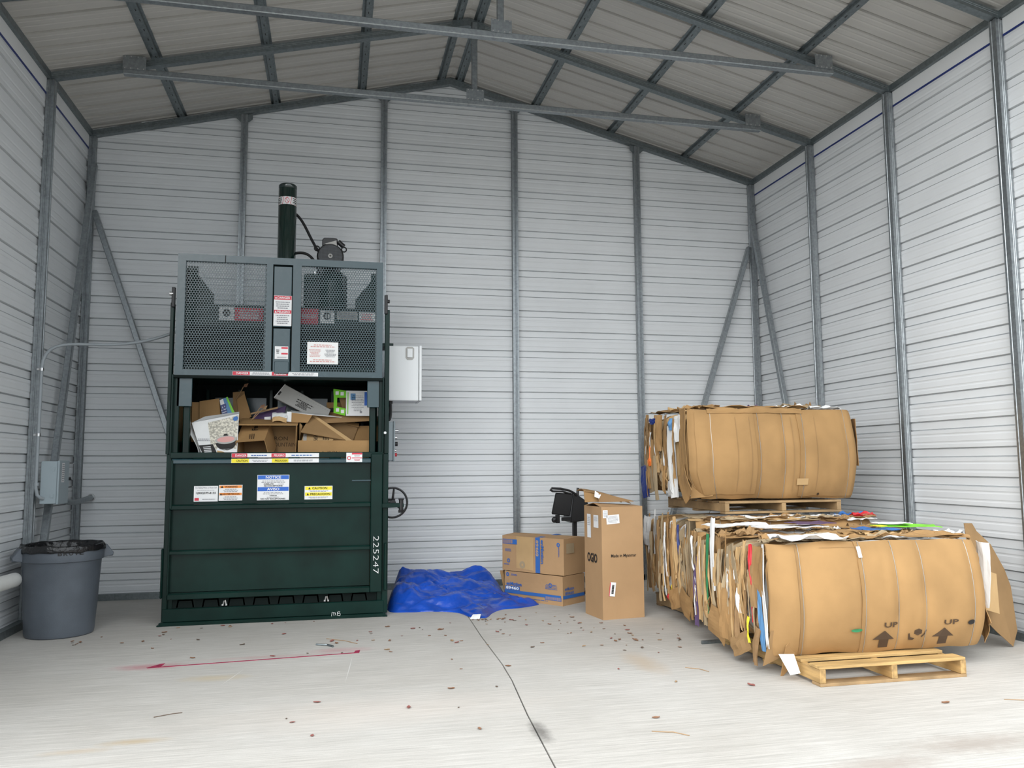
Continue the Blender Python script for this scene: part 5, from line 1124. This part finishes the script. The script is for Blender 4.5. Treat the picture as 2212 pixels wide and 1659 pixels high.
T(.15, .66, .34, .2, 'kraft2', seed=8, rot=-12); T(.66, .20, .16, .12, 'whitecard', seed=9, rot=22, curl=.05); T(.24, .10, .30, .05, 'whitecard', seed=10, rot=4, curl=.03); T(.58, .34, .3, .14, 'kraftgrey', seed=11, rot=-16); T(-.50, .95, .46, .2, 'whitecard', seed=12, rot=6, curl=.04, up_=.04)
for k in range(80):
    T(rg.uniform(-.66, .66), rg.uniform(.10, 1.1), rg.uniform(.08, .36), rg.uniform(.03, .13), rg.choice(KR+['kraft4', 'kraftgrey', 'whitecard']), seed=60+k, rot=rg.uniform(-22, 22), up_=rg.uniform(-.015, .008), curl=rg.uniform(.02, .06))
RS = lambda *a, **k: side_flap(o, M, fw_, *a, side=1, **k)
RS(.06, .10, .10, .42, 'whitecard', out=.03, lean=4, seed=3); RS(.10, -.12, .22, .22, 'kraft2', out=.05, lean=-20, seed=5, yaw=25); RS(.2, .02, .16, .24, 'kraft3', out=.09, lean=-10, seed=6, yaw=30); RS(.12, -.24, .16, .14, 'kraft', out=.05, lean=20, seed=7, yaw=30)
bale1 = o
# rear bottom bale
o, M, front, fs, rg = bale('rear cardboard bale on the floor pallet, carrying another bale', (5.965, -2.80, .478), 1.50, 1.22, .715, -3, 34, (.12, .39, .54, .67, .905), .03)
S = lambda *a, **k: side_flap(o, M, 1.50, *a, **k)
fl, P = S(.13, .09, .17, .52, 'kraftgrey', out=.03, lean=-6, seed=2, name='labelled_flap')
def onP(P, u0, u1, v0, v1, off=.003):
    c = [Vector(P(u, v)) for u, v in ((u1, v0), (u0, v0), (u0, v1), (u1, v1))]; n_ = (c[1]-c[0]).cross(c[3]-c[0]).normalized()
    if n_.x > 0: n_ = -n_
    return MB().add([q+n_*off for q in c], [(0, 1, 2, 3)])
onP(P, .68, .95, .76, .96, .012).build('shipping_label', 'stickwhite', fl); onP(P, .75, .88, .80, .90, .016).build('barcode', 'inkgrey', fl)
onP(P, .26, .34, .30, .62, .012).build('lettering', 'kraft5', fl)
S(.28, -.12, .30, .36, 'kraftgrey', out=.0, lean=-14, seed=3); S(.38, .18, .02, .25, 'navy', out=.02, lean=-7, seed=4); S(.44, .12, .03, .5, 'kraft4', out=.02, lean=-5, seed=5); S(.52, .0, .04, .6, 'kraft2', out=.015, lean=-2, seed=6)
S(.66, .08, .025, .45, 'whitecard', out=.02, lean=-3, seed=7); S(.72, -.06, .035, .5, 'whitecard', out=.01, lean=-2, seed=8); S(.60, .10, .05, .48, 'kraft2', out=.025, lean=1, seed=9); S(.92, .2, .09, .28, 'greycard', out=.02, seed=10); S(.88, -.05, .10, .46, 'kraft3', out=.01, seed=11); S(1.12, .2, .12, .26, 'whitecard', out=.03, lean=4, seed=12)
S(1.1, -.06, .14, .5, 'kraft3', out=.0, seed=13); S(.02, -.02, .05, .6, 'kraft4', out=.015, seed=14); S(-.03, -.16, .05, .36, 'purple', out=.015, seed=15); S(.56, -.28, .05, .14, 'yellow', out=.012, lean=8, seed=16); S(.62, -.31, .04, .05, 'redcard', out=.02, seed=17); S(.46, -.30, .16, .16, 'kraft2', out=.03, lean=-18, seed=18); S(.22, -.30, .22, .18, 'kraft2', out=.03, lean=24, seed=19); S(.1, -.25, .08, .3, 'kraft', out=.02, lean=6, seed=20)
for k in range(70):
    S(rg.uniform(.05, 1.2), rg.uniform(-.22, .22), rg.choice((.008, .012, .018, .03, .05)), rg.uniform(.10, .42), rg.choice(KR+['whitecard', 'kraft4']), out=rg.uniform(0, .02), lean=rg.uniform(-7, 5), seed=80+k)
T = lambda *a, **k: top_flap(o, M, .715, *a, **k)
T(-.12, .05, .50, .14, 'whitecard', seed=1, curl=.04); T(.33, .06, .24, .10, 'whitecard', seed=2, rot=10, curl=.04); T(.62, .16, .22, .12, 'bluecard', seed=3, curl=.06); T(.66, .05, .18, .10, 'redcard', seed=4, rot=-8, curl=.06); T(-.62, .40, .22, .5, 'kraftgrey', seed=5, rot=-5)
for k in range(26):
    T(rg.uniform(-.68, .68), rg.uniform(.0, .10), rg.uniform(.16, .42), rg.uniform(.06, .16), rg.choice(KR+['kraft4', 'kraftgrey', 'whitecard']), seed=60+k, rot=rg.uniform(-22, 22), up_=rg.uniform(-.012, .015), curl=rg.uniform(.02, .05))
# top bale
tw_, td_, thh = 1.47, 1.13, .74
o, M, front, fs, rg = bale('cardboard bale with a bulging brown front on top of the stack', (6.015, -2.54, 1.357), tw_, td_, thh, -3, 55, (.115, .385, .53, .65, .915), .06, dog=.12, laps=((.03, .36, .10, .93, .008), (.62, .97, .06, .96, .008)))
on_front(front, ell, [tuple(range(18))], .74, .06, .014, .03, 'hole_mark', 'inkbrown', fs)
on_front(front, vsq, [(0, 1, 2, 3)], .635, .20, .07, .07, 'tape_patch', 'kraft4', fs, .0125)
for u in (.25, .33, .58, .72): on_front(front, [(-.5, -.5+k/12) for k in range(13)]+[(.5, .5-k/12) for k in range(13)], [(k, 25-k, 24-k, k+1) for k in range(12)], u, .5, .0025, .8, 'crease', 'kraft3', fs, .0118)
S = lambda *a, **k: side_flap(o, M, tw_, *a, **k)
mb = MB(); mb.sheet(lambda u, v: front(.10+.56*u, .90+.085*v, .014+.026*abs(math.sin(u*9.5))*math.sin(3.1*v)+.010*nz(u*9, v*3, 5)), 40, 6, .005); mb.build('folded_edge', 'kraft', o, smooth=True)
mb = MB(); mb.sheet(lambda u, v: M @ Vector((-.735+.17*u+.03*v, .05-.055*u-.02*v, -.36+.30*v*(1-.55*u)+.02*u)), 5, 6, .004); mb.build('folded_corner', 'kraft', o)
S(.10, .05, .14, .66, 'kraft', out=.0, lean=-3, seed=2); S(.07, -.24, .20, .26, 'kraft', out=.03, lean=-35, seed=3); S(.20, .22, .10, .22, 'whitecard', out=.03, lean=-8, seed=4); S(.33, -.05, .11, .62, 'whitecard', out=.025, lean=-6, seed=5); S(.33, .26, .05, .10, 'bluepale', out=.03, seed=6); S(.26, .05, .03, .5, 'kraft2', out=.03, seed=7)
S(.40, -.28, .16, .12, 'whitecard', out=.03, lean=-10, seed=8); S(.50, .1, .10, .5, 'kraft2', out=.015, seed=9); S(.70, .16, .14, .26, 'kraft4', out=.03, seed=10); S(.63, .20, .06, .32, 'kraft2', out=.04, seed=11); S(.86, .0, .03, .18, 'orange', out=.025, lean=-4, seed=12); S(.90, -.06, .05, .07, 'orange', out=.03, seed=13); S(.88, .14, .025, .14, 'whitecard', out=.02, seed=14)
S(1.0, .12, .16, .46, 'kraft3', out=.03, lean=6, seed=15); S(.95, -.14, .20, .40, 'kraftgrey', out=.02, lean=-10, seed=16); S(1.06, -.24, .14, .30, 'navy', out=.03, lean=-8, seed=17); S(.8, .31, .08, .05, 'navy', out=.03, seed=18); S(.76, -.2, .08, .4, 'kraftgrey', out=.02, lean=-6, seed=19)
for k in range(50):
    S(rg.uniform(.3, 1.05), rg.uniform(-.24, .24), rg.choice((.008, .012, .018, .03, .05)), rg.uniform(.08, .36), rg.choice(KR+['whitecard']), out=rg.uniform(0, .02), lean=rg.uniform(-6, 6), seed=90+k)
T = lambda *a, **k: top_flap(o, M, thh, *a, **k)
T(-.30, .07, .62, .14, 'kraft', seed=1, up_=.01, curl=.04); T(.05, .07, .5, .12, 'kraft', seed=2, up_=.01, curl=.05); T(.22, .22, .28, .16, 'whitecard', seed=3, curl=.08); T(.56, .2, .28, .12, 'whitecard', seed=4, curl=.06); T(.45, .35, .12, .1, 'kraft2', seed=5, curl=.12); T(-.62, .8, .3, .3, 'kraft3', seed=6, curl=.05); T(-.1, .3, .2, .1, 'purple', seed=7, curl=.07)
for k in range(20):
    T(rg.uniform(-.62, .6), rg.uniform(.15, .9), rg.uniform(.16, .4), rg.uniform(.06, .16), rg.choice(KR), seed=60+k, rot=rg.uniform(-20, 20), up_=rg.uniform(-.01, .02), curl=rg.uniform(.03, .08))
RS = lambda *a, **k: side_flap(o, M, tw_, *a, side=1, **k)
RS(.25, .02, .10, .36, 'whitecard', out=.06, lean=4, seed=3); RS(.10, .1, .12, .40, 'kraft2', out=.03, lean=-2, seed=5); RS(.16, -.02, .10, .12, 'kraft3', out=.07, lean=30, seed=6)
# loose sheets by the right wall
o = thing('loose_sheet', (7.05, -3.75, 0), 'large torn brown cardboard sheet leaning against the right wall', 'cardboard')
out = [(6.70, .86), (6.80, .855), (6.84, .80), (6.98, .70), (7.10, .52), (7.15, .40), (7.15, .10), (7.06, .005), (6.90, .12), (6.74, .26)]
mb = MB(); n = len(out)
vs = [Vector((x, -3.72-.16*(7.15-x)+.04*math.sin(x*7+z*4), z)) for x, z in out]
ctr_ = sum(vs, Vector())/n+Vector((0, -.02, 0))
for off in (0, .005): mb.v += [v+Vector((0, off, 0)) for v in vs]+[ctr_+Vector((0, off, 0))]
for i in range(n): mb.f += [((i+1) % n, i, n), (n+1+i, n+1+(i+1) % n, 2*n+1), (i, (i+1) % n, n+1+(i+1) % n, n+1+i)]
mb.build('sheet', 'kraft3', o)
slab(MB(), [(6.70, -3.93, .30), (6.84, -3.90, .26), (6.87, -3.86, .52), (6.72, -3.91, .56)], .005).build('inner_sheet', 'kraft4', o)
# paper scraps under the bale
for q, lb in (([(5.03, -4.17, .155), (5.13, -4.17, .15), (5.15, -4.20, .045), (5.09, -4.19, .035)], 'white paper scrap hanging below the front bale beside the pallet'),):
    sc_ = slab(MB(), q, .001).build('paper_scrap', 'paper', None); tag(sc_, lb, 'paper')

# ------------------------------------------------------------------ marks, leaves and litter on the floor
mb = MB(); mb.prism([(1.29, -2.945), (2.60, -2.838), (2.625, -2.838), (2.635, -2.745), (2.600, -2.765), (2.590, -2.818), (1.365, -2.918), (1.375, -2.83), (1.345, -2.845), (1.28, -2.932)], (0, 0, .0), XD, YD, .0012)
tag(mb.build('paint_line', 'redpaint', None), 'dark red spray-painted bracket line on the concrete floor', 'marking')
def leaf_mesh(seed):
    r_ = random.Random(seed); L_ = 1; pts = []
    n = 7
    def P(u, v):
        wdt = math.sin(math.pi*min(.98, max(.02, v)))**.8*.28*(1+.25*nz(v*5, seed))
        return Vector(((u-.5)*2*wdt, v-.5, .04+.10*abs(u-.5)*2+.08*nz(u*2, v*3, seed)+.12*(v-.5)**2))
    mb = MB(); mb.sheet(P, 2, n, .01)
    me = bpy.data.meshes.new('dry_leaf'); me.from_pydata(mb.v, [], mb.f); me.update(); me.materials.append(MAT[('leafbrown', 'leafdark', 'leafred', 'leaftan', 'leafbrown')[seed % 5]]); return me
LM = [leaf_mesh(k) for k in range(10)]
rg = random.Random(77)
def leaf(x, y, s, place='out in the open'):
    q = bpy.data.objects.new('dry_leaf', rg.choice(LM)); COL.objects.link(q); q.location = (x, y, .001); q.rotation_euler = (0, 0, rg.uniform(0, 6.28)); q.scale = (s, s, s)
    col_ = {'leafbrown': 'brown', 'leafdark': 'dark', 'leafred': 'reddish', 'leaftan': 'tan'}[q.data.materials[0].name]
    sz = 'tiny' if s < .024 else 'small' if s < .036 else 'large'
    tag(q, '%s %s dry leaf on the floor %s' % (sz, col_, place), 'leaf', 'dry leaves scattered on the floor')
cl = [(4.2, -1.95, .7, .4, 40, 'between the tarpaulin and the tall box'), (4.75, -2.75, .45, .4, 32, 'left of the stacked bales'), (3.72, -1.88, .25, .10, 18, 'at the front fold of the tarpaulin'), (2.5, -2.4, .9, .45, 18, 'between the baler and the red line'), (1.0, -1.9, .45, .35, 10, 'between the trash can and the baler'), (3.6, -2.9, 1.2, .6, 18, 'around the slab joint'), (4.4, -3.7, 1.2, .5, 10, 'in front of the bales near the middle'), (2.6, -4.2, .9, .4, 7, 'at the front left of the slab'), (6.3, -4.75, .6, .15, 4, 'in front of the pallet'), (.6, -2.0, .12, .12, 4, 'at the foot of the trash can'), (1.9, -1.62, .5, .05, 8, 'along the foot of the baler')]
def blocked(x, y):
    return (1.04 < x < 2.92 and y > -1.56) or (x > 5.0 and y > -4.45 and x < 6.8) or (4.55 < x < 5.05 and -2.2 < y < -1.7) or (3.0 < x < 4.35 and y > -1.55) or (3.5 < x < 3.85 and y > -1.84) or (x < .70 and y > -1.95) or (4.0 < x < 4.8 and y > -1.5)
for cx_, cy2, sx, sy, n, pc in cl:
    for _ in range(n):
        x, y = rg.gauss(cx_, sx*.6), rg.gauss(cy2, sy*.6)
        if not blocked(x, y) and .2 < x < 7.2 and y < -.4: leaf(x, y, rg.choice((.018, .022, .026, .03, .04)), pc)
for x, y, s in ((3.3, -2.62, .045), (2.44, -2.42, .05), (3.27, -2.2, .055), (4.82, -4.22, .05), (4.05, -4.66, .04), (2.05, -2.8, .04), (3.15, -4.62, .035), (5.65, -4.78, .045)): leaf(x, y, s)
tw = [((2.33, -2.52, .006), (2.45, -2.62, .006), 'short grey stick lying above the red painted line', .008, 'galvdark'), ((5.02, -3.15, .012), (5.20, -3.17, .012), 'dark grey rubber strip lying beside the front bale', .014, 'galvdark'), ((2.40, -2.32, .003), (2.62, -2.55, .003), 'thin dry stem lying behind the red painted line', .002, 'leaftan'), ((6.0, -4.80, .003), (6.35, -4.98, .003), 'long thin stem on the floor in front of the pallet', .002, 'leaftan'), ((3.95, -4.85, .003), (4.10, -4.95, .003), 'thin curved stem on the floor near the slab joint', .002, 'leaftan'), ((1.55, -4.05, .003), (1.68, -4.0, .003), 'thin dark stem at the front left of the floor', .002, 'leafdark'), ((4.62, -3.75, .003), (4.72, -3.88, .003), 'thin bent stem left of the pallet on the floor', .002, 'leaftan')]
for a, b, lb, r, mt in tw:
    a, b = Vector(a), Vector(b); md = (a+b)/2+Vector((.02, .015, 0))
    tag(MB().tube([a, a*.6+b*.4+Vector((.01, .01, 0)), md, b], r, 6).build('twig' if r < .01 else 'rubber_strip', mt, None, smooth=True), lb, 'twig' if r < .01 else 'strip')
# debris pocket at the front of the tarpaulin
sc_ = slab(MB(), [(3.56, -1.83, .004), (3.64, -1.86, .004), (3.66, -1.80, .035), (3.60, -1.77, .03)], .001).build('paper_scrap', 'paper', None); tag(sc_, 'white paper scrap lying at the front fold of the blue tarpaulin', 'paper')
# pale scratches on the slab
for k, (a, b, wd) in enumerate((((4.32, -2.62), (4.62, -3.15), .004), ((4.55, -2.85), (4.80, -3.55), .004), ((2.58, -2.9), (2.52, -3.6), .004), ((1.9, -3.1), (1.8, -3.5), .004))):
    a, b = Vector((*a, 0)), Vector((*b, 0)); d_ = (b-a).normalized(); n_ = Vector((-d_.y, d_.x, 0))*wd
    mb = MB(); mb.add([a+Vector((0, 0, .0006)), (a*.5+b*.5)+n_+Vector((0, 0, .0006)), b+Vector((0, 0, .0006)), (a*.5+b*.5)-n_*.3+Vector((0, 0, .0006))], [(0, 3, 2, 1)]); mb.build('scratch', 'scratchpale', floor)
